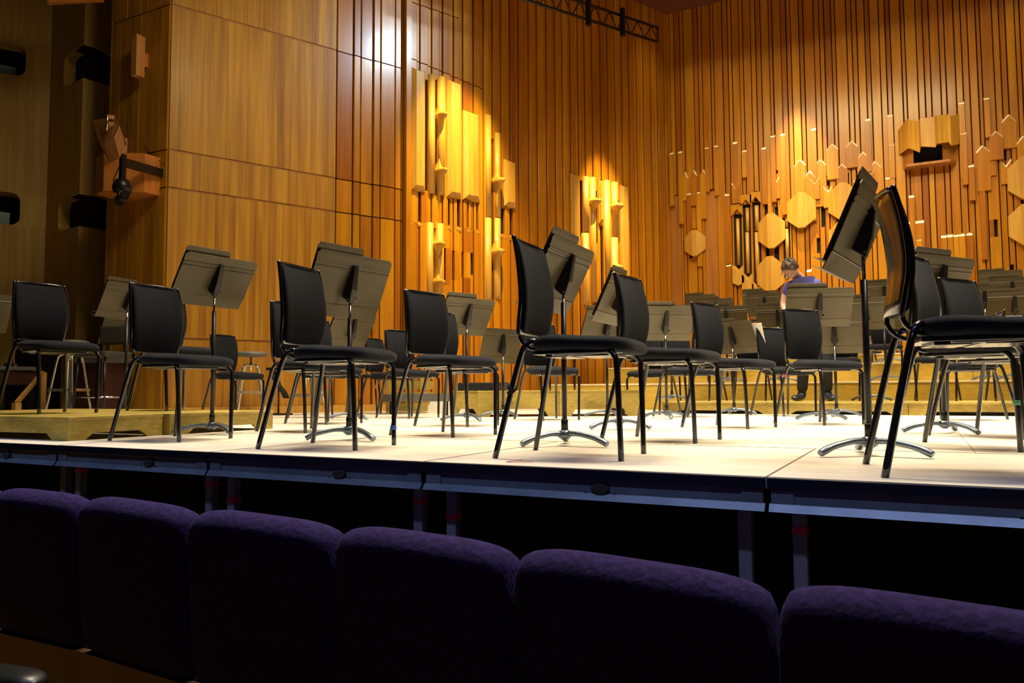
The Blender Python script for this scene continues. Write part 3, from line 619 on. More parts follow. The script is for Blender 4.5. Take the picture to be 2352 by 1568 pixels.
# ================================================================== CHAIRS
def make_chair():
    t = bpy.data.objects.new('orchestra_chair', None); COL.objects.link(t); t.empty_display_size = .05
    xs_ = [-.125, -.115, -.08, -.02, .06, .14, .21, .255, .275, .283]; hw = [.10, .150, .178, .190, .200, .206, .204, .188, .15, .09]
    zc = [.440, .441, .443, .446, .440, .436, .433, .428, .424, .420]; ht = [.014, .028, .037, .038, .034, .033, .034, .031, .022, .009]
    rings = []
    for x, h, z, q in zip(xs_, hw, zc, ht):
        rings.append([(x, h*math.copysign(abs(math.cos(a))**.45, math.cos(a)), z+q*math.copysign(abs(math.sin(a))**.7, math.sin(a))) for a in [2*math.pi*j/20 for j in range(20)]])
    MB().loft(rings).build('seat', 'fabric', t, sub=1)
    sp = MB(); sp.prism([(-.12, -.13), (-.12, .13), (.06, .175), (.20, .18), (.24, .13), (.24, -.13), (.20, -.18), (.06, -.175)], lambda a, b_, d: (a, b_, d), .400, .412)
    sp.prism([(-.08, -.10), (-.08, .10), (.02, .12), (.02, -.12)], lambda a, b_, d: (a, b_, d), .390, .400); sp.prism([(.05, -.13), (.05, .13), (.19, .13), (.19, -.13)], lambda a, b_, d: (a, b_, d), .391, .400)
    sp.build('seat_pan', 'shell', t, bevel=.003)
    Zs = [.488, .499, .56, .62, .68, .74, .80, .845, .862, .868]; XF = [-.150, -.142, -.127, -.120, -.121, -.130, -.145, -.160, -.168, -.173]
    HW = [.140, .149, .160, .167, .169, .166, .161, .156, .153, .142]; TH = [.008, .014, .017, .018, .018, .017, .015, .013, .010, .004]
    rings = []
    for z, x, h, q in zip(Zs, XF, HW, TH):
        rings.append([(x-q-.016*(1-(math.cos(a)**2))*0+(-.020*(1-abs(math.cos(a))**1.5))+q*math.copysign(abs(math.sin(a))**.6, math.sin(a)), h*math.copysign(abs(math.cos(a))**.6, math.cos(a)), z) for a in [2*math.pi*j/20 for j in range(20)]])
    MB().loft(rings).build('backrest', 'fabric', t, sub=1)
    zr = [.488, .53, .60, .66, .72, .78, .84, .875]; xr = [-.172, -.166, -.155, -.153, -.158, -.166, -.178, -.187]; hr = [.150, .160, .169, .174, .174, .170, .164, .159]
    sh = MB(); m_ = 10; vs = []; fs = []
    for side in (0, 1):
        for z, x, h in zip(zr, xr, hr):
            for j in range(m_+1):
                u = -1+2*j/m_; vs.append((x-.022*(1-u*u)-(.006 if side else 0), h*u, z-.010*(u**4)*(z > .86)))
    w_ = m_+1; nr = len(zr)
    for i in range(nr-1):
        for j in range(m_): fs += [(i*w_+j, i*w_+j+1, (i+1)*w_+j+1, (i+1)*w_+j), (nr*w_+i*w_+j, nr*w_+(i+1)*w_+j, nr*w_+(i+1)*w_+j+1, nr*w_+i*w_+j+1)]
    for j in range(m_): fs += [(j, nr*w_+j, nr*w_+j+1, j+1), ((nr-1)*w_+j, (nr-1)*w_+j+1, (2*nr-1)*w_+j+1, (2*nr-1)*w_+j)]
    for i in range(nr-1): fs += [(i*w_, (i+1)*w_, nr*w_+(i+1)*w_, nr*w_+i*w_), (i*w_+m_, nr*w_+i*w_+m_, nr*w_+(i+1)*w_+m_, (i+1)*w_+m_)]
    sh.add(vs, fs, True); sh.build('back_shell', 'shell', t)
    fr = MB()
    for s_ in (-1, 1):
        path = [(x, s_*h, z) for x, h, z in zip(xr[::-1], hr[::-1], zr[::-1])]+[(-.172, s_*.142, .475), (-.158, s_*.138, .448), (-.125, s_*.130, .425), (-.07, s_*.12, .418), (.0, s_*.11, .414)]
        fr.tube(path, .0085, 8, curve=3)
    fr.tube([(xr[-1]-.022*(1-u*u), hr[-1]*u, .876-.010*u**4) for u in [-1+.2*j for j in range(11)]], .008, 8)
    fr.build('back_frame', 'tube', t)
    for s_ in (-1, 1):
        MB().tube([(-.245, s_*.218, 0), (-.205, s_*.196, .18), (-.168, s_*.176, .345), (-.148, s_*.163, .42), (-.132, s_*.146, .449), (-.108, s_*.125, .452), (-.075, s_*.11, .43), (-.04, s_*.10, .412)], .0115, 10, curve=4).build('leg', 'tube', t)
        MB().tube([(.243, s_*.178, 0), (.239, s_*.184, .2), (.234, s_*.190, .352), (.226, s_*.187, .385), (.205, s_*.176, .404), (.16, s_*.158, .408), (.06, s_*.135, .405), (-.04, s_*.12, .405)], .0115, 10, curve=4).build('leg', 'tube', t)
    return t
CHAIR0 = make_chair(); first = [True]
def chair(x, y, deg, lab, z=0., tape=()):
    o = CHAIR0 if first[0] else copy_tree(CHAIR0_SRC)
    first[0] = False
    o.location = (x, y, z); o.rotation_euler = (0, 0, R(deg)); tag(o, lab, 'chair', 'black padded orchestra chairs')
    for (lx, ly, lz, m) in tape:
        q = MB(); q.lathe([(.0128, -.010), (.0132, 0), (.0128, .010)], 10, (lx, ly, lz)); r_ = q.build('tape_band', m, o); r_['label'] = {'bluetape': 'blue tape band on the leg', 'redtape': 'red tape band on the leg', 'greentape': 'green tape band on the leg'}[m]
    return o
import types
# a clean template for the copies
CHAIR0_SRC = CHAIR0
_orig = [c for c in CHAIR0.children]
def copy_tree_chair():
    c = CHAIR0.copy(); COL.objects.link(c)
    for ch in _orig:
        k = ch.copy(); COL.objects.link(k); k.parent = c
    return c
def copy_tree_dispatch(o): return copy_tree_chair()
_ct = copy_tree
def copy_tree(o, parent=None): return copy_tree_chair() if o is CHAIR0 else _ct(o, parent)
FLr = (.2385, .185, 0)
chairs = [
 (-1.24, 2.88, 5, 'big black chair at the stage front, mid-picture, dark strap on its rear leg', 0, ()),
 (-2.49, 2.88, 8, 'big black chair at the stage front, blue tape low on its far front leg', 0, ((.2415, .1805, .085, 'bluetape'),)),
 (.10, 2.79, 10, 'nearest black chair, right frame edge, its curved glossy shell seen from behind', 0, ()),
 (-3.71, 2.99, 2, 'black chair on the floor at the stage front, right beside the yellow podium', 0, ()),
 (-5.09, 3.13, -6, 'leftmost black chair, on the front yellow podium, yellow tag hanging below its seat', .13, ()),
 (-4.91, 3.94, -10, 'black chair on the second podium, mostly hidden behind the chair beside the podium', .13, ()),
 (-6.46, 5.94, -1, 'small dark grey chair in front of the plank wall, beside the round-topped stool', 0, ()),
 (-3.65, 3.98, -12, 'black chair directly behind the front chair with blue tape, back edge peeking out left', 0, ()),
 (-4.37, 4.99, -11, 'grey-seated chair third in file behind the blue-taped chair, pink band on its leg', 0, ((-.178, .181, .30, 'redtape'),)),
 (-5.35, 6.05, 8, 'farthest grey-seated chair of the file behind the blue-taped chair', 0, ()),
 (-2.53, 3.95, -13, 'black chair between the two front chairs left of centre, one row back', 0, ()),
 (-3.12, 5.05, -9, 'black chair behind and right of the second-row chair, only half its back visible', 0, ()),
 (-4.50, 6.36, -18, 'grey-looking chair in the fourth row, left of the second-row chair, before the crate', 0, ()),
 (-5.45, 7.25, 0, 'dark chair furthest back by the wooden crate, hidden behind the grey-looking chair', 0, ()),
 (-2.98, 6.36, -37, 'grey-seated chair in front of the box podiums, seen under the large front chair seat', 0, ()),
 (-1.20, 3.96, -6, 'black chair right of the large front chair, one row back, its back leaning left', 0, ()),
 (-1.18, 5.48, -20, 'black chair third in the diagonal line leading from the centre chair to the person', 0, ()),
 (-.68, 6.24, -42, 'black chair in front of the standing person, red band on its rear leg', 0, ((-.165, -.174, .36, 'redtape'),)),
 (-1.20, 8.02, -46, 'black chair just left of the person, partly behind the chair with the red band', 0, ()),
 (-2.03, 7.50, -37, 'black chair before the risers, navy-looking back, left of the diagonal line', 0, ()),
 (-2.56, 8.12, -96, 'chair facing the audience right beside the box podiums', 0, ()),
 (.35, 4.94, -35, 'dark chair behind the nearest right chair, squarish back leaning left', 0, ()),
 (.17, 3.99, -18, 'black chair right behind the nearest one, back half hidden, green tape on a leg', 0, ((.2385, -.185, .20, 'greentape'),)),
 (.40, 7.35, 186, 'chair facing left, seen low between the legs of the right-hand chairs', 0, ()),
]
for x, y, a, lb, z, tp_ in chairs: chair(x, y, a, lb, z, tp_)
rc = [ # chairs on the risers, facing the hall
 (1612, 0, -97, 'dark chair on the lowest riser, behind the navy-backed chair'), (1724, 0, -84, 'dark chair on the lowest riser behind the fallen-open music stand'), (1934, 0, -88, 'navy-backed chair on the lowest riser right of the person'),
 (2150, 0, -92, 'chair on the lowest riser, glimpsed between the legs of the near right chairs'), (2325, 0, -88, 'chair on the lowest riser at the right frame edge'),
 (1668, 1, -93, 'chair on the second riser, left of the person'), (2036, 1, -90, 'chair on the second riser behind the nearest music stand pole'), (1975, 2, -90, 'chair on the third riser, right of the person'), (1310, 0, -60, 'chair standing on the middle box podium')]
for px, lv, a, lb in rc[:-1]:
    Y = RY[lv]+(1.0 if lv == 1 else .92); p = aty(px, 860, Y); chair(p.x, Y, a, lb, RZ[lv])
chair(-3.55, 7.55, -22, 'chair standing on top of the middle box podium', .262)
# tie and tag details on the big chairs
def strap(parent_xy, deg, pts, r, m, name, lab, cat):
    a = R(deg); P = [Vector((parent_xy[0]+p[0]*math.cos(a)-p[1]*math.sin(a), parent_xy[1]+p[0]*math.sin(a)+p[1]*math.cos(a), p[2])) for p in pts]
    return tag(MB().tube(P, r, 8, curve=3).build(name, m), lab, cat)
strap((-1.24, 2.88), 5, [(-.185, -.187, .262), (-.190, -.205, .27), (-.192, -.187, .285), (-.180, -.165, .275), (-.178, -.19, .258), (-.20, -.2, .25)], .007, 'drape', 'tied_strap', 'dark strap tied around the rear leg of the large centre chair', 'strap')
strap((-5.09, 3.13), -6, [(-.15, -.16, .55), (-.151, -.162, .50), (-.15, -.16, .455), (-.13, -.165, .435), (-.09, -.17, .445)], .004, 'rail', 'hanging_tag', 'small yellow cable tie hanging from the seat of the leftmost chair', 'tag')
# papers folded on the seat underside of chairs B / M are left to the gloss of the pan

# ================================================================== MUSIC STANDS
def stand(x, y, zc, a_deg, lab, tilt=25., z0=0., slide=.035, W=.53, H=.35, leg0=0., paper=False, ext=True, m='desk', px0=None):
    """x,y of the pole, zc height of the desk centre, a_deg the way the top leans"""
    t = thing('music_stand', lab, 'music stand', (x, y, z0), R(a_deg), 'grey metal music stands')
    zc -= z0; T = R(tilt); nx, nz = math.cos(T), -math.sin(T)
    def D(v, u, off):   # v up the desk, u to the side, off outward on the back
        return Vector((math.sin(T)*v+nx*off, u, zc+math.cos(T)*v+nz*off))
    def sheet(prof, u0, u1, th, name, rc_=.02, mat_=m):
        mb = MB(); n = len(prof); vs = []
        for sgn in (0, -1):
            for (v, off) in prof:
                c = rc_ if v >= prof[-1][0]-1e-6 else 0
                vs += [D(v, u0+c, off+sgn*th), D(v, u1-c, off+sgn*th)]
        fs = []
        for i in range(n-1): fs += [(2*i, 2*i+1, 2*i+3, 2*i+2), (2*n+2*i, 2*n+2*i+2, 2*n+2*i+3, 2*n+2*i+1), (2*i, 2*i+2, 2*n+2*i+2, 2*n+2*i), (2*i+1, 2*n+2*i+1, 2*n+2*i+3, 2*i+3)]
        fs += [(0, 2*n, 2*n+1, 1), (2*n-2, 2*n-1, 4*n-1, 4*n-2)]
        mb.add(vs, fs); return mb.build(name, mat_, t)
    h = H/2
    prof = [(-h, -.006), (-h+.07, .0), (-h+.072, .004), (-h+.078, .002), (h-.092, .002), (h-.089, .006), (h-.083, .006), (h-.08, .002), (h-.066, .002), (h-.063, .006), (h-.057, .006), (h-.054, .002), (h-.018, .0), (h, -.002)]
    dk = sheet(prof, -W/2, W/2, .004, 'desk')
    sheet([(-h-.0, -.055), (-h+.001, -.006)], -W/2, W/2, .004, 'lip', 0)
    if ext:
        sheet([(-h+.035, -.018), (h+slide-.02, -.018), (h+slide, -.020)], -W/2+.005, W/2-.21, .004, 'sliding_panel', .012)
        sheet([(-h+.03, -.060), (-h+.035, -.020)], -W/2+.005, W/2-.21, .003, 'panel_lip', 0)
    mb = MB(); w0, w1 = .016, .026
    vs = [D(.125, -w0, .004), D(.125, w0, .004), D(.125, w0, .018), D(.125, -w0, .018), D(-.06, -w1, .004), D(-.06, w1, .004), D(-.075, w1*.7, .062), D(-.075, -w1*.7, .062), D(.02, -w1, .004), D(.02, w1, .004), D(.0, w1*.8, .055), D(.0, -w1*.8, .055)]
    mb.add(vs, [(0, 1, 2, 3), (0, 8, 9, 1), (8, 4, 5, 9), (3, 2, 10, 11), (11, 10, 6, 7), (0, 3, 11, 8), (8, 11, 7, 4), (1, 9, 10, 2), (9, 5, 6, 10), (4, 7, 6, 5)])
    br = mb.build('bracket', 'black', t, bevel=.004)
    kn = MB(); kn.tube([D(-.05, -.030, .045), D(-.05, .036, .045)], .009, 8); kn.build('tilt_knob', 'black', br)
    top = D(-.055, 0, .04); px_ = top.x; sl_ = random.uniform(.05, .12)
    zt = top.z
    MB().tube([(px_, 0, zt), (px_, 0, max(.3, zt-.30))], .0075, 10).build('inner_tube', 'chrome', t)
    MB().tube([(px_, 0, max(.3, zt-sl_)), (px_, 0, .06)], .0125, 12).build('pole', 'black', t)
    MB().lathe([(.0175, .05), (.0165, .12), (.014, .125)], 12, (px_, 0, 0)).build('collar', 'black', t)
    MB().lathe([(.012, .028), (.030, .040), (.034, .055), (.024, .072), (.014, .076)], 14, (px_, 0, 0)).build('hub', 'base', t)
    for k in range(3):
        an = R(leg0+(-129, -9, 111)[k]); ca, sa = math.cos(an), math.sin(an)
        P = [(px_+r_*ca, r_*sa, z_) for r_, z_ in ((.022, .058), (.07, .058), (.12, .050), (.165, .040), (.20, .027), (.225, .0145))]
        mb = MB(); mb.tube(P, [.019, .016, .016, .017, .019, .017], 10, curve=3, flat=.75); mb.build('leg', 'base' , t)
    if paper:
        ob = MB(); ob.add([D(-.10, .05, -.03), D(-.10, .34, -.03), D(.12, .34, -.05), D(.12, .05, -.05), D(-.10, .05, -.034), D(-.10, .34, -.034), D(.12, .34, -.054), D(.12, .05, -.054)], [(0, 1, 2, 3), (7, 6, 5, 4), (0, 4, 5, 1), (1, 5, 6, 2), (2, 6, 7, 3), (3, 7, 4, 0)])
        for q in [0]:
            o = ob.build('music_sheet', 'paper'); o.matrix_world = Matrix.Translation((x, y, z0)) @ Matrix.Rotation(R(a_deg), 4, 'Z'); tag(o, 'white music sheet sticking out beside the desk of the open stand', 'sheet music')
    return t
def rad2(a): return math.degrees(a)-90
stand(-2.745, 3.31, .83, rad2(1.427), 'large music stand between the front chair with blue tape and the one behind it', 24, H=.36)
stand(-1.50, 3.36, .795, rad2(1.60), 'large music stand behind the big centre chair, its desk tilted to the right', 27)
stand(-.20, 3.34, .865, rad2(1.44), 'nearest music stand, seen edge-on beside the curved chair back', 24, slide=.045)
stand(-3.93, 3.44, .955, rad2(1.50), 'music stand high above the second podium, before the plank wall', 32)
stand(-6.45, 4.65, 1.10, rad2(1.65), 'music stand at the far left, high before the dark side wall', 26, z0=0)
p = aty(290, 758, 5.60); stand(p.x, 5.60, p.z, rad2(1.4), 'low music stand half hidden below the far left stand', 25)
stand(-7.0, 3.64, .94, rad2(1.39), 'music stand cut off by the left frame edge', 25)
stand(-4.66, 5.66, .83, rad2(1.5), 'low music stand showing below the large stand left of centre', 28)
stand(-3.45, 5.72, .895, rad2(1.22), 'music stand in front of the carved pipes, right of the second-row chair', 30)
stand(-3.67, 6.75, .70, rad2(1.27), 'low dark music stand left of the big centre chair back', 14, ext=False)
stand(-1.80, 4.93, .865, rad2(1.60), 'music stand with a strongly slanted desk, left of the second-row right chair', 25)
p = aty(1391, 752, 7.1); stand(p.x, 7.1, p.z, rad2(1.0), 'low music stand under the slanted one, in front of the box podiums', 25)
stand(-2.05, 6.90, .86, rad2(.62), 'music stand between the two diagonal chairs, left of the risers', 30)
p = aty(1540, 734, 9.0); stand(p.x, 9.0, p.z, rad2(.25), 'dark music stand on the lowest riser behind another, beside the tall back wall corner', 22, z0=RZ[0])
stand(-1.70, 8.15, .79, rad2(-.45), 'open music stand with a sheet sticking out, just left of the person', 22, paper=True)
stand(-.73, 6.85, .93, rad2(.35), 'large music stand directly in front of the person', 28)
p = aty(1916, 770, 7.9); stand(p.x, 7.9, p.z, rad2(.1), 'low music stand showing below the one in front of the person', 12, ext=False)
stand(.10, 5.15, .86, rad2(.94), 'music stand behind the nearest right chairs, desk above their backs', 24)
far = [(1610, 700, 3, 12.9, 'music stand on the top riser, leftmost of the two by the wide brown panel'), (1645, 712, 2, 11.7, 'music stand on the third riser, right of and below the leftmost far stand'), (1668, 732, 1, 10.2, 'music stand on the second riser behind the chair in the diagonal line'),
 (1745, 692, 3, 12.9, 'music stand on the top riser left of the person, rear one of two'), (1757, 700, 2, 11.9, 'music stand on the third riser touching the left arm of the person'), (1787, 732, 1, 10.3, 'dark music stand low at the left of the person'),
 (1990, 720, 0, 9.0, 'dark music stand on the lowest riser behind the nearest stand pole'), (2032, 676, 2, 11.6, 'music stand on the third riser between the nearest stand pole and the curved chair'), (2030, 724, 1, 10.2, 'dark music stand on the second riser beside the curved chair shell'),
 (2298, 650, 3, 12.9, 'music stand on the top riser at the right, rear one of three'), (2325, 668, 2, 11.7, 'music stand on the third riser at the right, middle one of three'), (2330, 704, 1, 10.3, 'music stand on the second riser at the right frame edge, lowest of three'), (2262, 690, 1, 10.9, 'dark folded music stand behind the squarish chair back at the right')]
for px, py, lv, Y, lb in far:
    p = aty(px, py, Y); stand(p.x, Y, p.z, -90+random.uniform(-8, 8), lb, random.uniform(14, 24), z0=RZ[lv])

# ================================================================== STOOLS, CRATES AND BACKSTAGE THINGS
def stool(x, y, h, lab, z0=0., rz=0., back=False):
    t = thing('tall_stool', lab, 'stool', (x, y, z0), R(rz), 'tall metal stools')
    MB().lathe([(.06, h-.06), (.165, h-.055), (.180, h-.035), (.178, h-.012), (.14, h), (.0, h+.003)], 20).build('seat', 'greyseat', t)
    MB().tube([(0, 0, h-.06), (0, 0, h-.22)], .014, 8).build('spindle', 'chrome', t)
    for k in range(4):
        a = math.pi/4+k*math.pi/2; ca, sa = math.cos(a), math.sin(a)
        MB().tube([(0, 0, h-.16), (.06*ca, .06*sa, h-.15), (.10*ca, .10*sa, h-.17), (.125*ca, .125*sa, h-.24), (.22*ca, .22*sa, 0)], .0125, 8, curve=3).build('leg', 'chromewhite', t)
    mb = MB(); q = .19
    pts = [(q*math.cos(math.pi/4+k*math.pi/2), q*math.sin(math.pi/4+k*math.pi/2), h*.36) for k in range(4)]
    for a, c in zip(pts, pts[1:]+pts[:1]): mb.bar(a, c, .022, .028)
    mb.build('footrest', 'chromewhite', t)
p = aty(160, 860, 5.1); stool(p.x, 5.1, .82, 'bright metal stool with grey round seat, left, under the leftmost chair', 0, 20)
p = aty(576, 870, 6.45); stool(p.x, 6.45, .72, 'bright metal stool with grey round top beside the small dark grey chair', 0, 40)
p = aty(708, 900, 6.7); stool(p.x, 6.7, .62, 'bright metal stool half hidden behind the front chair with blue tape', 0, 10)
# high padded stool with a back
p = aty(246, 860, 5.1); t = thing('high_chair', 'worn dark high stool with a padded back, left of the stand poles', 'stool', (p.x, 5.05, 0), R(-75))
MB().box(-.19, .19, -.19, .19, .62, .68).build('seat', 'darkpad', t, bevel=.02); MB().box(-.20, -.16, -.19, .19, .76, .96).build('backrest', 'darkpad', t, bevel=.02)
for sx in (-1, 1):
    MB().tube([(-.17, sx*.10, .66), (-.19, sx*.10, .80)], .010, 8).build('back_support', 'black', t)
    for sy in (-1, 1): MB().tube([(sx*.15, sy*.15, .62), (sx*.19, sy*.19, 0)], .012, 8).build('leg', 'black', t)
mb = MB(); 
for a, c in (((-.18, -.18), (.18, -.18)), ((.18, -.18), (.18, .18)), ((.18, .18), (-.18, .18)), ((-.18, .18), (-.18, -.18))): mb.tube([(*a, .22), (*c, .22)], .009, 8)
mb.build('footrest', 'chrome', t)
# handrail by the side steps
a = aty(38, 925, 4.6); c = aty(98, 855, 5.2); t = thing('handrail', 'sloping wooden handrail at the far left behind the podium', 'handrail', (a.x, 4.6, 0))
q = c-a; MB().bar((0, 0, a.z), (q.x, .6, a.z+q.z), .035, .035).build('rail', 'rail', t); MB().box(-.035, .035, -.03, .03, 0, a.z).build('post', 'rail', t)
MB().box(q.x-.03, q.x+.03, .57, .63, 0, a.z+q.z).build('post', 'rail', t)
# green sign with a running figure
p = aty(16, 853, 5.38); t = thing('exit_sign', 'small dark green exit sign with a pale pictogram at the far left', 'sign', (p.x, 5.40, p.z), 0)
MB().box(-.11, .11, 0, .02, -.10, .10).build('panel', 'green', t)
mb = MB(); mb.box(-.055, .005, -.003, 0, -.05, .015); mb.box(.02, .045, -.003, 0, -.05, .03); mb.box(-.03, -.01, -.003, 0, .03, .05); mb.build('pictogram', 'white', t)
MB().box(-.02, .02, .002, .018, -p.z, -.10).build('stem', 'black', t)
# dark cabinet and flight case behind the leftmost chair
p = aty(20, 905, 5.1); t = thing('side_table', 'dark maroon side table at the left frame edge below the green sign', 'table', (p.x, 5.1, 0)); MB().box(-.35, .18, -.2, .2, .36, .52).build('drawer_box', 'crimson', t); MB().box(-.38, .21, -.23, .23, .52, .56).build('tabletop', 'greyseat', t)
for sx in (-.3, .13):
    for sy in (-.16, .16): MB().box(sx-.03, sx+.03, sy-.03, sy+.03, 0, .36).build('leg', 'black', t)
p = aty(212, 905, 5.62); t = thing('equipment_rack', 'dark reddish equipment rack with a pale top behind the stools', 'rack', (p.x, 5.50, 0), R(0)); MB().box(-.22, .30, 0, .38, .06, .60).build('body', 'crimson', t); MB().box(-.26, .34, -.03, .40, .60, .66).build('lid', 'greyseat', t); MB().box(-.26, -.22, -.03, .38, 0, .60).build('side_panel', 'post', t)
for k in range(3): MB().lathe([(.022, 0), (.022, .02)], 10, (-.12+.17*k, .02, .04)).build('caster', 'black', t)
# tall case at the left edge (navy)
p = aty(10, 760, 5.1); t = tag(MB().box(p.x-.45, p.x+.12, 5.45, 5.7, 0, .95).build('instrument_case', 'rim', bevel=.01), 'dark navy case standing behind the leftmost chair', 'case')
# dark tripod draped with cloth, by the plank wall
p = aty(640, 900, 7.0); p.x -= 0; t = thing('draped_stand', 'thin black stand with cloth hanging off it, against the plank wall', 'stand', (p.x, 6.6, 0)); p = aty(640, 900, 6.6); t.location.x = p.x
MB().tube([(.0, 0, .02), (.0, 0, .52)], .010, 8).build('pole', 'black', t); MB().box(-.17, .05, -.03, .03, .51, .54).build('shelf', 'black', t)
mb = MB(); mb.loft([[(x_+dx, y_+.01*math.sin(9*z_), z_) for dx, y_ in ((-.02, -.03), (.02, -.035), (.03, .02), (-.02, .02))] for x_, z_ in ((-.10, .52), (-.06, .43), (.0, .33), (.07, .26), (.11, .19))], smooth=True); mb.build('cloth', 'drape', t)
mb = MB(); mb.box(-.14, .12, -.10, .10, 0, .02); mb.build('foot', 'black', t)
# black bench chair with hoop back
p = aty(836, 880, 7.4); t = thing('hoop_back_chair', 'small black chair with a thin hoop behind its padded back, near the wall', 'chair', (p.x, 7.4, 0), R(-60))
MB().box(-.18, .18, -.18, .18, .42, .46).build('seat', 'drape', t, bevel=.012); MB().box(-.20, -.17, -.19, .19, .54, .72).build('backrest', 'drape', t, bevel=.012)
MB().tube([(-.19, -.07, .44), (-.21, -.07, .62), (-.21, 0, .69), (-.21, .07, .62), (-.19, .07, .44)], .008, 8, curve=3).build('hoop', 'chrome', t)
for sx in (-1, 1):
    for sy in (-1, 1): MB().tube([(sx*.14, sy*.15, .42), (sx*.19, sy*.18, 0)], .010, 8).build('leg', 'tube', t)
# wooden crate, steps, grey bar, black piano bench
p = aty(930, 900, 7.6); t = thing('wooden_crate', 'tall yellow slatted wooden crate behind the fourth-row chair', 'crate', (p.x, 7.6, 0), R(12)); q0 = aty(930, 848, 7.6).z
for k in range(4): MB().box(-.22, .22, -.0, .38, .02+k*q0/4, (k+1)*q0/4-.008).build('board', 'yellow', t)
for sx in (-.235, .205): MB().box(sx, sx+.03, -.02, 0, 0, q0).build('corner_post', 'yellow', t)
p = aty(1008, 930, 7.5); t = thing('white_block', 'pale low block between the crate and the box podiums', 'block', (p.x, 7.55, 0), R(8)); MB().box(-.17, .17, 0, .3, 0, .10).build('lower_step', 'white', t); MB().box(-.17, .17, .05, .3, .10, .17).build('upper_step', 'white', t)
a = aty(882, 914, 7.35); c = aty(1045, 912, 7.05)
t = thing('grey_trestle', 'long dark grey metal rail unit lying low behind the second-row chairs', 'rail unit', (0, 0, 0)); MB().bar(a, c, .05, .085).build('rail', 'greyseat', t); 
for q in (a.lerp(c, .12), a.lerp(c, .88)): MB().bar((q.x, q.y, 0), (q.x, q.y, q.z-.04), .04, .04).build('leg', 'black', t)
p = aty(1110, 888, 8.1); t = thing('piano_bench', 'low black padded bench behind the leftmost box podium', 'bench', (p.x, 8.1, 0), R(5)); MB().box(-.28, .28, -.14, .14, .24, .36).build('seat', 'leather', t, bevel=.02)
for sx in (-.24, .24):
    for sy in (-.1, .1): MB().box(sx-.02, sx+.02, sy-.02, sy+.02, 0, .24).build('leg', 'black', t)
# percussion machinery on the top riser
p = aty(1975, 800, 12.8); t = thing('drum_cradle', 'small wheeled drum pedal frame on the top riser, right of the person', 'drum pedal', (p.x, 12.8, RZ[3]))
mb = MB(); n = 20; mb.loft([[(.0-.10+.085*math.cos(a_), y_, .085+.085*math.sin(a_)) for a_ in [2*math.pi*j/n for j in range(n)]] for y_ in (-.10, -.07)]); mb.build('wheel', 'black', t)
mb = MB(); mb.loft([[(-.10+.05*math.cos(a_), y_, .085+.05*math.sin(a_)) for a_ in [2*math.pi*j/n for j in range(n)]] for y_ in (-.108, -.10)]); mb.build('wheel_disc', 'chrome', t)
MB().box(-.05, .28, -.06, .06, .06, .14).build('frame', 'chrome', t); MB().box(.02, .20, -.05, .05, .14, .28).build('mechanism', 'chromewhite', t, bevel=.02); MB().tube([(-.18, 0, .30), (.0, 0, .22), (.24, 0, .02)], .015, 8).build('pedal_arm', 'chrome', t)
MB().box(.15, .28, -.05, .05, .0, .06).build('foot', 'black', t)
p = aty(1733, 738, 12.7); t = thing('bass_drum_stand', 'dark curved percussion rack on the top riser behind the open stand', 'percussion rack', (p.x, 12.7, RZ[3]))
q = p.z-RZ[3]; MB().tube([(-.2, 0, q-.08), (-.12, 0, q-.01), (.04, 0, q+.02), (.2, 0, q)], .03, 8, curve=3).build('rail', 'black', t)
for sx in (-.18, .18): MB().tube([(sx, 0, 0), (sx, 0, q-.03)], .014, 8).build('leg', 'black', t)

# ================================================================== THINGS FIXED TO THE WALLS
a = aty(322, 134, LP.y-.12); t = thing('column_loudspeaker', 'slim pale wooden box fixed upright on the left return wall', 'loudspeaker', (a.x, LP.y-.033, a.z))
z0_ = aty(322, 178, LP.y-.12).z-a.z; z1_ = aty(322, 86, LP.y-.12).z-a.z
MB().box(-.045, .045, -.17, -.06, z0_, z1_).build('cabinet', 'box', t); MB().box(-.02, .02, -.062, .02, -.08, .08).build('wall_bracket', 'orangebox', t)
# tilted five-sided loudspeaker on an angled bracket
a = aty(243, 300, LP.y-.75); t = thing('hanging_loudspeaker', 'tilted five-sided wooden loudspeaker held out on a wooden bracket', 'loudspeaker', (a.x, a.y, a.z), R(-30))
inv0 = Matrix.Rotation(R(30), 4, 'Z'); fp = [inv0 @ (aty(x, y, LP.y-.75)-a) for x, y in ((212, 276), (265, 269), (275, 288), (262, 315), (238, 328))]
ex = inv0 @ Vector((-.04, .10, -.19)); mb = MB(); mb.add(fp+[p_+ex for p_ in fp], [(0, 1, 2, 3, 4), (9, 8, 7, 6, 5)]+[(k, k+5, (k+1) % 5+5, (k+1) % 5) for k in range(5)]); mb.build('cabinet', 'box', t)
ce = sum(fp, Vector())/5; fi = [ce.lerp(p_, .72)-ex*.05 for p_ in fp]; fo = [ce.lerp(p_, .72)+ex*.02 for p_ in fp]; mb = MB(); mb.add(fi+fo, [(0, 1, 2, 3, 4), (9, 8, 7, 6, 5)]+[(k, k+5, (k+1) % 5+5, (k+1) % 5) for k in range(5)]); mb.build('top_plate', 'box', t)
MB().tube([inv0 @ (aty(246, 300, LP.y-.78)-a), inv0 @ (aty(247, 262, LP.y-.80)-a)], .012, 8).build('pin', 'chromewhite', t)
ab = aty(286, 305, LP.y-.06)-a; inv = Matrix.Rotation(R(30), 4, 'Z')
mb = MB(); wp = [inv @ (Vector((ab.x, ab.y, dz))) for dz in (.22, -.30)]; mb.bar(wp[0], wp[1], .06, .04); mb.bar(inv @ Vector((ab.x, ab.y, .16)), (.12, .04, .12), .05, .04); mb.bar(inv @ Vector((ab.x, ab.y, -.26)), (.12, .04, .05), .05, .04); mb.build('bracket', 'box', t)
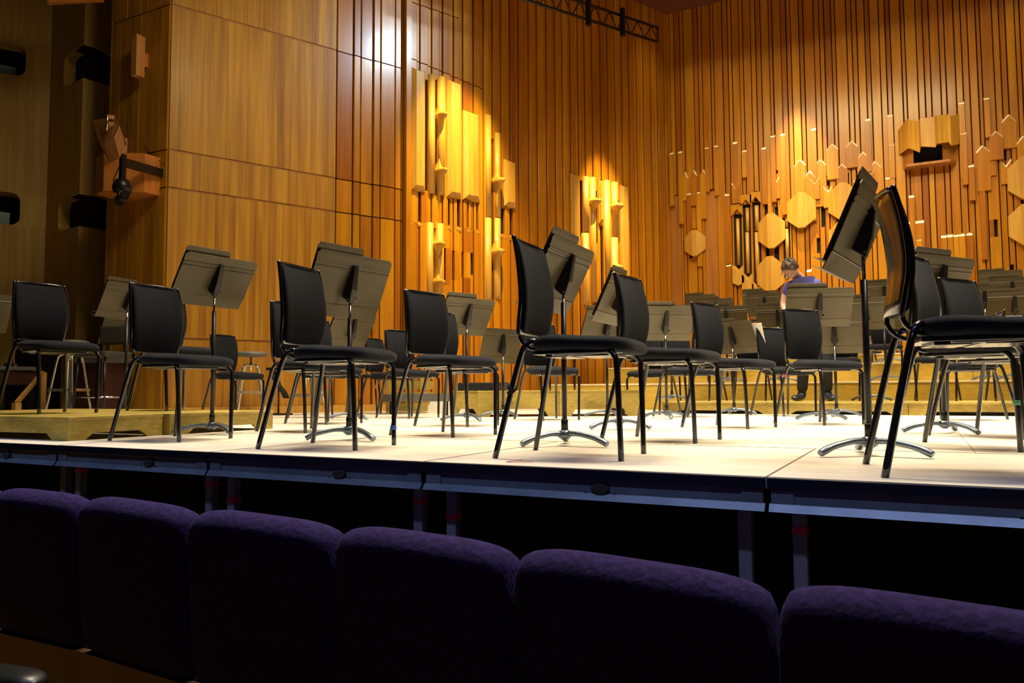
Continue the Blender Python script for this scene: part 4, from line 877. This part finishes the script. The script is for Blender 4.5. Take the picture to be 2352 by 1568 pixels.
# wooden housing with camera on an arm
p0_ = [aty(x, y, LP.y-.30) for x, y in ((232, 450), (322, 372))]
a = aty(280, 400, LP.y-.3); t = thing('speaker_housing', 'orange-brown wooden box housing at the left wall behind a black camera', 'loudspeaker', (a.x, LP.y-.031, a.z))
xl_ = aty(232, 400, LP.y-.35).x-a.x; xr_ = aty(310, 400, LP.y-.35).x-a.x; zt_ = aty(282, 352, LP.y-.35).z-a.z; zb_ = aty(282, 440, LP.y-.35).z-a.z
mb = MB(); mb.prism([(xl_, -.38), (xl_*.2, -.45), (xr_, -.20), (xr_, 0), (xl_, 0)], lambda p_, q_, d: (p_, q_, d), zb_, zt_); mb.build('cabinet', 'orangebox', t)
b1 = aty(368, 397, LP.y-.05); b0 = aty(282, 372, LP.y-.62); t = thing('camera_arm', 'black remote camera hanging from a black arm on the left wall', 'camera', (b1.x, LP.y-.031, b1.z))
q = b0-Vector((b1.x, LP.y-.031, b1.z)); MB().bar((0, 0, 0), q, .05, .09).build('arm', 'black', t); MB().bar(q+Vector((0, 0, .08)), q+Vector((0, 0, -.18)), .05, .05).build('drop_bar', 'black', t)
MB().lathe([(.03, -.34), (.09, -.33), (.10, -.27), (.07, -.20), (.03, -.18)], 16, q).build('camera_base', 'black', t)
c0 = q+Vector((.01, 0, -.38)); MB().tube([c0+Vector((-.10, .03, -.02)), c0+Vector((.10, -.05, .0))], .055, 14).build('camera_head', 'black', t); MB().tube([c0+Vector((.10, -.05, .0)), c0+Vector((.13, -.06, .0))], .045, 14).build('lens', 'shell', t)
MB().tube([q+Vector((0, 0, .06)), q+Vector((-.08, 0, -.08)), q+Vector((-.12, -.02, -.2)), q+Vector((-.06, 0, -.3))], .006, 6, curve=4).build('cable', 'black', t)
MB().tube([(.05, .0, .10), (-.10, -.04, .20), (-.25, -.06, .36)], .004, 6, curve=3).build('stay_wire', 'black', t)
# wooden box peeking in at the top left
a = aty(125, 0, 5.2); t = tag(MB().hexa([Vector((a.x-.10, 5.2, a.z-.04)), Vector((a.x+.02, 5.1, a.z-.07)), Vector((a.x+.55, 5.25, a.z+.08)), Vector((a.x+.3, 5.6, a.z+.08)), Vector((a.x-.10, 5.2, a.z+.5)), Vector((a.x+.02, 5.1, a.z+.5)), Vector((a.x+.55, 5.25, a.z+.5)), Vector((a.x+.3, 5.6, a.z+.5))]).build('ceiling_loudspeaker', 'orangebox'), 'corner of a wooden loudspeaker box at the top left frame edge', 'loudspeaker')

# lighting truss beside the left wall
def lwo(px, py, off): s, z = lw(px, py, off); return LW(s, z, off)
OFF = .9; t = thing('lighting_truss', 'black lighting truss hanging before the left slatted wall, below the ceiling', 'truss', (0, 0, 0))
A0 = lwo(1213, 2, OFF); A1 = lwo(1511, 97, OFF); B0 = lwo(1324, 0, OFF); B1 = lwo(1511, 64, OFF)
dA = (A1-A0); A00 = A0-dA*.5; lev = (B1.z-A1.z)
top0 = Vector((A00.x, A00.y, A00.z+lev)); top1 = Vector((A1.x, A1.y, A1.z+lev))
MB().tube([A00, A1], .022, 8).build('lower_chord', 'black', t); MB().tube([top0, top1], .022, 8).build('upper_chord', 'black', t)
for k in range(13):
    u0, u1 = k/13, (k+1)/13
    MB().tube([A00.lerp(A1, u0), top0.lerp(top1, (u0+u1)/2)], .009, 6).build('brace', 'black', t); MB().tube([top0.lerp(top1, (u0+u1)/2), A00.lerp(A1, u1)], .009, 6).build('brace', 'black', t)
for k in (.62, .80): MB().bar(A00.lerp(A1, k)-Vector((0, 0, .08)), top0.lerp(top1, k)+Vector((0, 0, .12)), .07, .07).build('clamp', 'black', t)
MB().tube([top1, A1], .012, 6).build('end_post', 'black', t)
for k in (.35, .9): MB().tube([top0.lerp(top1, k), Vector((*top0.lerp(top1, k).xy, max(HZ, top0.lerp(top1, k).z+.05)))], .006, 6).build('hanger', 'black', t)

# ================================================================== PERSON
def skin(name, nodes, edges, m, parent=None, sub=2, root=0):
    me = bpy.data.meshes.new(name); me.from_pydata([tuple(n[0]) for n in nodes], edges, []); o = bpy.data.objects.new(name, me); COL.objects.link(o)
    o.modifiers.new('skin', 'SKIN'); me.materials.append(M[m])
    if not me.skin_vertices: pass
    for i, n_ in enumerate(nodes):
        r_ = n_[1]; me.skin_vertices[0].data[i].radius = r_ if isinstance(r_, tuple) else (r_, r_)
        me.skin_vertices[0].data[i].use_root = (i == root)
    o.modifiers['skin'].use_smooth_shade = True
    k = o.modifiers.new('subdivision', 'SUBSURF'); k.levels = sub; k.render_levels = sub
    if parent: o.parent = parent
    return o
PY = 9.02
org = aty(1872, 922, PY); org.z = RZ[0]
t = thing('person', 'person in a blue t-shirt and dark trousers looking down, standing on the lowest riser', 'person', org)
def PP(px, py, dy=0.): return aty(px, py, PY+dy)-org
pel = PP(1872, 765, .10); pel.z = max(pel.z, .84); 
chest = PP(1850, 676, .0); neck = PP(1844, 643, .0); waist = PP(1864, 725, .06)
hd0 = PP(1834, 634, -.04); hd1 = PP(1820, 628, -.10); hd2 = PP(1813, 618, -.12); hd3 = PP(1812, 611, -.09)
shR = PP(1808, 657, -.02); elR = PP(1799, 702, -.06); wrR = PP(1811, 724, -.22)
shL = PP(1876, 654, .0); elL = PP(1892, 706, -.04); wrL = PP(1866, 735, -.26)
hpR = pel+Vector((-.10, -.01, -.05)); knR = PP(1845, 848, .0); anR = PP(1842, 905, .06)
hpL = pel+Vector((.10, .01, -.05)); knL = PP(1898, 846, .02); anL = PP(1900, 903, .08)
anR.z = .10; anL.z = .10
nodes = [(pel, (.15, .11)), (waist, (.11, .085)), (chest, (.11, .085)), (neck, (.052, .052)), (hd0, (.050, .050)), (hd1, (.066, .072)), (hd2, (.078, .088)), (hd3, (.072, .082)),
 (shR, .050), (elR, .041), (wrR, .027), (shL, .050), (elL, .041), (wrL, .027), (hpR, .082), (knR, .054), (anR, .038), (hpL, .082), (knL, .054), (anL, .038)]
edges = [(0, 1), (1, 2), (2, 3), (3, 4), (4, 5), (5, 6), (6, 7), (2, 8), (8, 9), (9, 10), (2, 11), (11, 12), (12, 13), (0, 14), (14, 15), (15, 16), (0, 17), (17, 18), (18, 19)]
for wr_, el_, wi in ((wrR, elR, 10), (wrL, elL, 13)):
    d_ = (wr_-el_).normalized(); sd = d_.cross(Vector((0, 0, 1))).normalized(); palm = wr_+d_*.055+Vector((0, 0, -.012)); i0 = len(nodes); nodes.append((palm, (.034, .016))); edges.append((wi, i0))
    for f_, (ofs, ln) in enumerate(((-.030, .062), (-.010, .074), (.010, .070), (.030, .055))):
        k0 = palm+sd*ofs+d_*.035; k1 = k0+d_*ln*.5+Vector((0, 0, -.012)); k2 = k1+d_*ln*.4+Vector((0, 0, -.03)); i1 = len(nodes)
        nodes += [(k0, .0095), (k1, .0088), (k2, .0078)]; edges += [(i0, i1), (i1, i1+1), (i1+1, i1+2)]
    th = palm+sd*.045-d_*.01; i1 = len(nodes); nodes += [(th, .011), (th+d_*.035+sd*.012+Vector((0, 0, -.015)), .009)]; edges += [(i0, i1), (i1, i1+1)]
body = skin('body', nodes, edges, 'skin', t)
# shirt and trousers follow the body
skin('t_shirt', [(waist+Vector((0, 0, -.16)), (.185, .14)), (waist, (.18, .135)), (chest, (.20, .14)), (chest.lerp(neck, .55), (.15, .12)), (neck+Vector((0, .01, .0)), (.075, .07)), (shR.lerp(chest, .12), .088), (shR.lerp(elR, .62), .072), (shL.lerp(chest, .12), .088), (shL.lerp(elL, .62), .072)],
     [(0, 1), (1, 2), (2, 3), (3, 4), (3, 5), (5, 6), (3, 7), (7, 8)], 'shirt', t, root=2)
skin('trousers', [(pel, (.165, .125)), (hpR, .098), (knR, .068), (anR+Vector((0, .01, -.01)), .060), (hpL, .098), (knL, .068), (anL+Vector((0, .01, -.01)), .060), (waist+Vector((0, 0, -.04)), (.150, .115))], [(0, 1), (1, 2), (2, 3), (0, 4), (4, 5), (5, 6), (0, 7)], 'trouser', t)
for an_, dx, dy in ((anR, -.05, -.14), (anL, .06, -.14)):
    skin('boot', [(an_+Vector((0, .0, .03)), .055), (Vector((an_.x, an_.y, .045)), (.052, .045)), (Vector((an_.x+dx, an_.y+dy, .036)), (.048, .032)), (Vector((an_.x+dx*1.4, an_.y+dy*1.35, .030)), (.036, .024))], [(0, 1), (1, 2), (2, 3)], 'shoe', t, 2)
# hair: tousled cap over the skull
fwd = Vector((-.25, -.75, -.6)).normalized(); upv = Vector((-.05, -.45, .9)); rt3 = fwd.cross(upv).normalized(); upv = rt3.cross(fwd).normalized(); hc = hd2+Vector((.002, .0, -.004))
mb = MB(); rings = []; rnd = random.Random(3)
for i in range(11):
    th = math.pi*.62*i/10; rr_ = []
    for j in range(22):
        ph = 2*math.pi*j/22; front = max(0, math.cos(ph)); th2 = th*(1-.30*front)
        rad = .106+.010*math.sin(5*ph+3*th)+.007*math.sin(9*ph-5*th)+rnd.uniform(-.007, .009)
        q = (upv*math.cos(th2)+(fwd*math.cos(ph)*1.02+rt3*math.sin(ph)*.86)*math.sin(th2))*rad+upv*.018-fwd*.012; rr_.append(hc+q)
    rings.append(rr_)
mb.loft(rings, smooth=True); mb.build('hair', 'hair', t, sub=1)
fc = hd1.lerp(hd2, .5)
def FP(r_, u_, f_): return hc+rt3*r_+upv*u_+fwd*f_
mb = MB(); mb.loft([[FP(.012*k*math.cos(a_), -.030+z_+.0*k, .092+.022*q_+.006*k*math.sin(a_)) for a_ in [2*math.pi*j/8 for j in range(8)]] for z_, k, q_ in ((.03, .5, 0), (.01, .8, .5), (-.012, 1.2, 1.0), (-.022, .8, .6))], smooth=True); mb.build('nose', 'skin', t)
gl = MB()
for s_ in (-1, 1): gl.tube([FP(s_*.034+.022*math.cos(a_), -.005+.016*math.sin(a_), .104) for a_ in [2*math.pi*j/14 for j in range(15)]], .0022, 6); gl.tube([FP(s_*.056, -.003, .104), FP(s_*.082, .0, .02)], .0022, 6)
gl.tube([FP(-.012, -.002, .106), FP(.012, -.002, .106)], .0022, 6); gl.build('glasses', 'black', t)
for s_ in (-1, 1):
    MB().lathe([(.0, -.009), (.009, -.004), (.010, 0), (.009, .004), (0, .009)], 8, FP(s_*.032, -.006, .088)).build('eye', 'white', t)
    MB().lathe([(.0, -.028), (.010, -.02), (.014, 0), (.012, .015), (0, .026)], 8, FP(s_*.082, -.015, .0)).build('ear', 'skin', t)
MB().tube([FP(-.022, -.068, .088), FP(0, -.066, .098), FP(.022, -.068, .088)], .0045, 6).build('mouth', 'crimson', t)

# spots aimed at the carved features
spot('feature_spot', LW(lw(1050, 300)[0]-.3, 6.6, 1.9), LW(lw(1050, 440)[0], lw(1050, 440)[1], 0), 3000, (1, .78, .24), 36, .95)
spot('feature_spot', LW(lw(1385, 460)[0]-.2, 6.6, 1.7), LW(lw(1378, 540)[0], lw(1378, 540)[1], 0), 4200, (1, .80, .32), 22, .95)
s_, z_ = bw(1838, 400); spot('feature_spot', BW(s_-.1, 6.9, 1.2), BW(s_+.02, z_-.2, 0), 2600, (1, .80, .34), 22, 1.0)
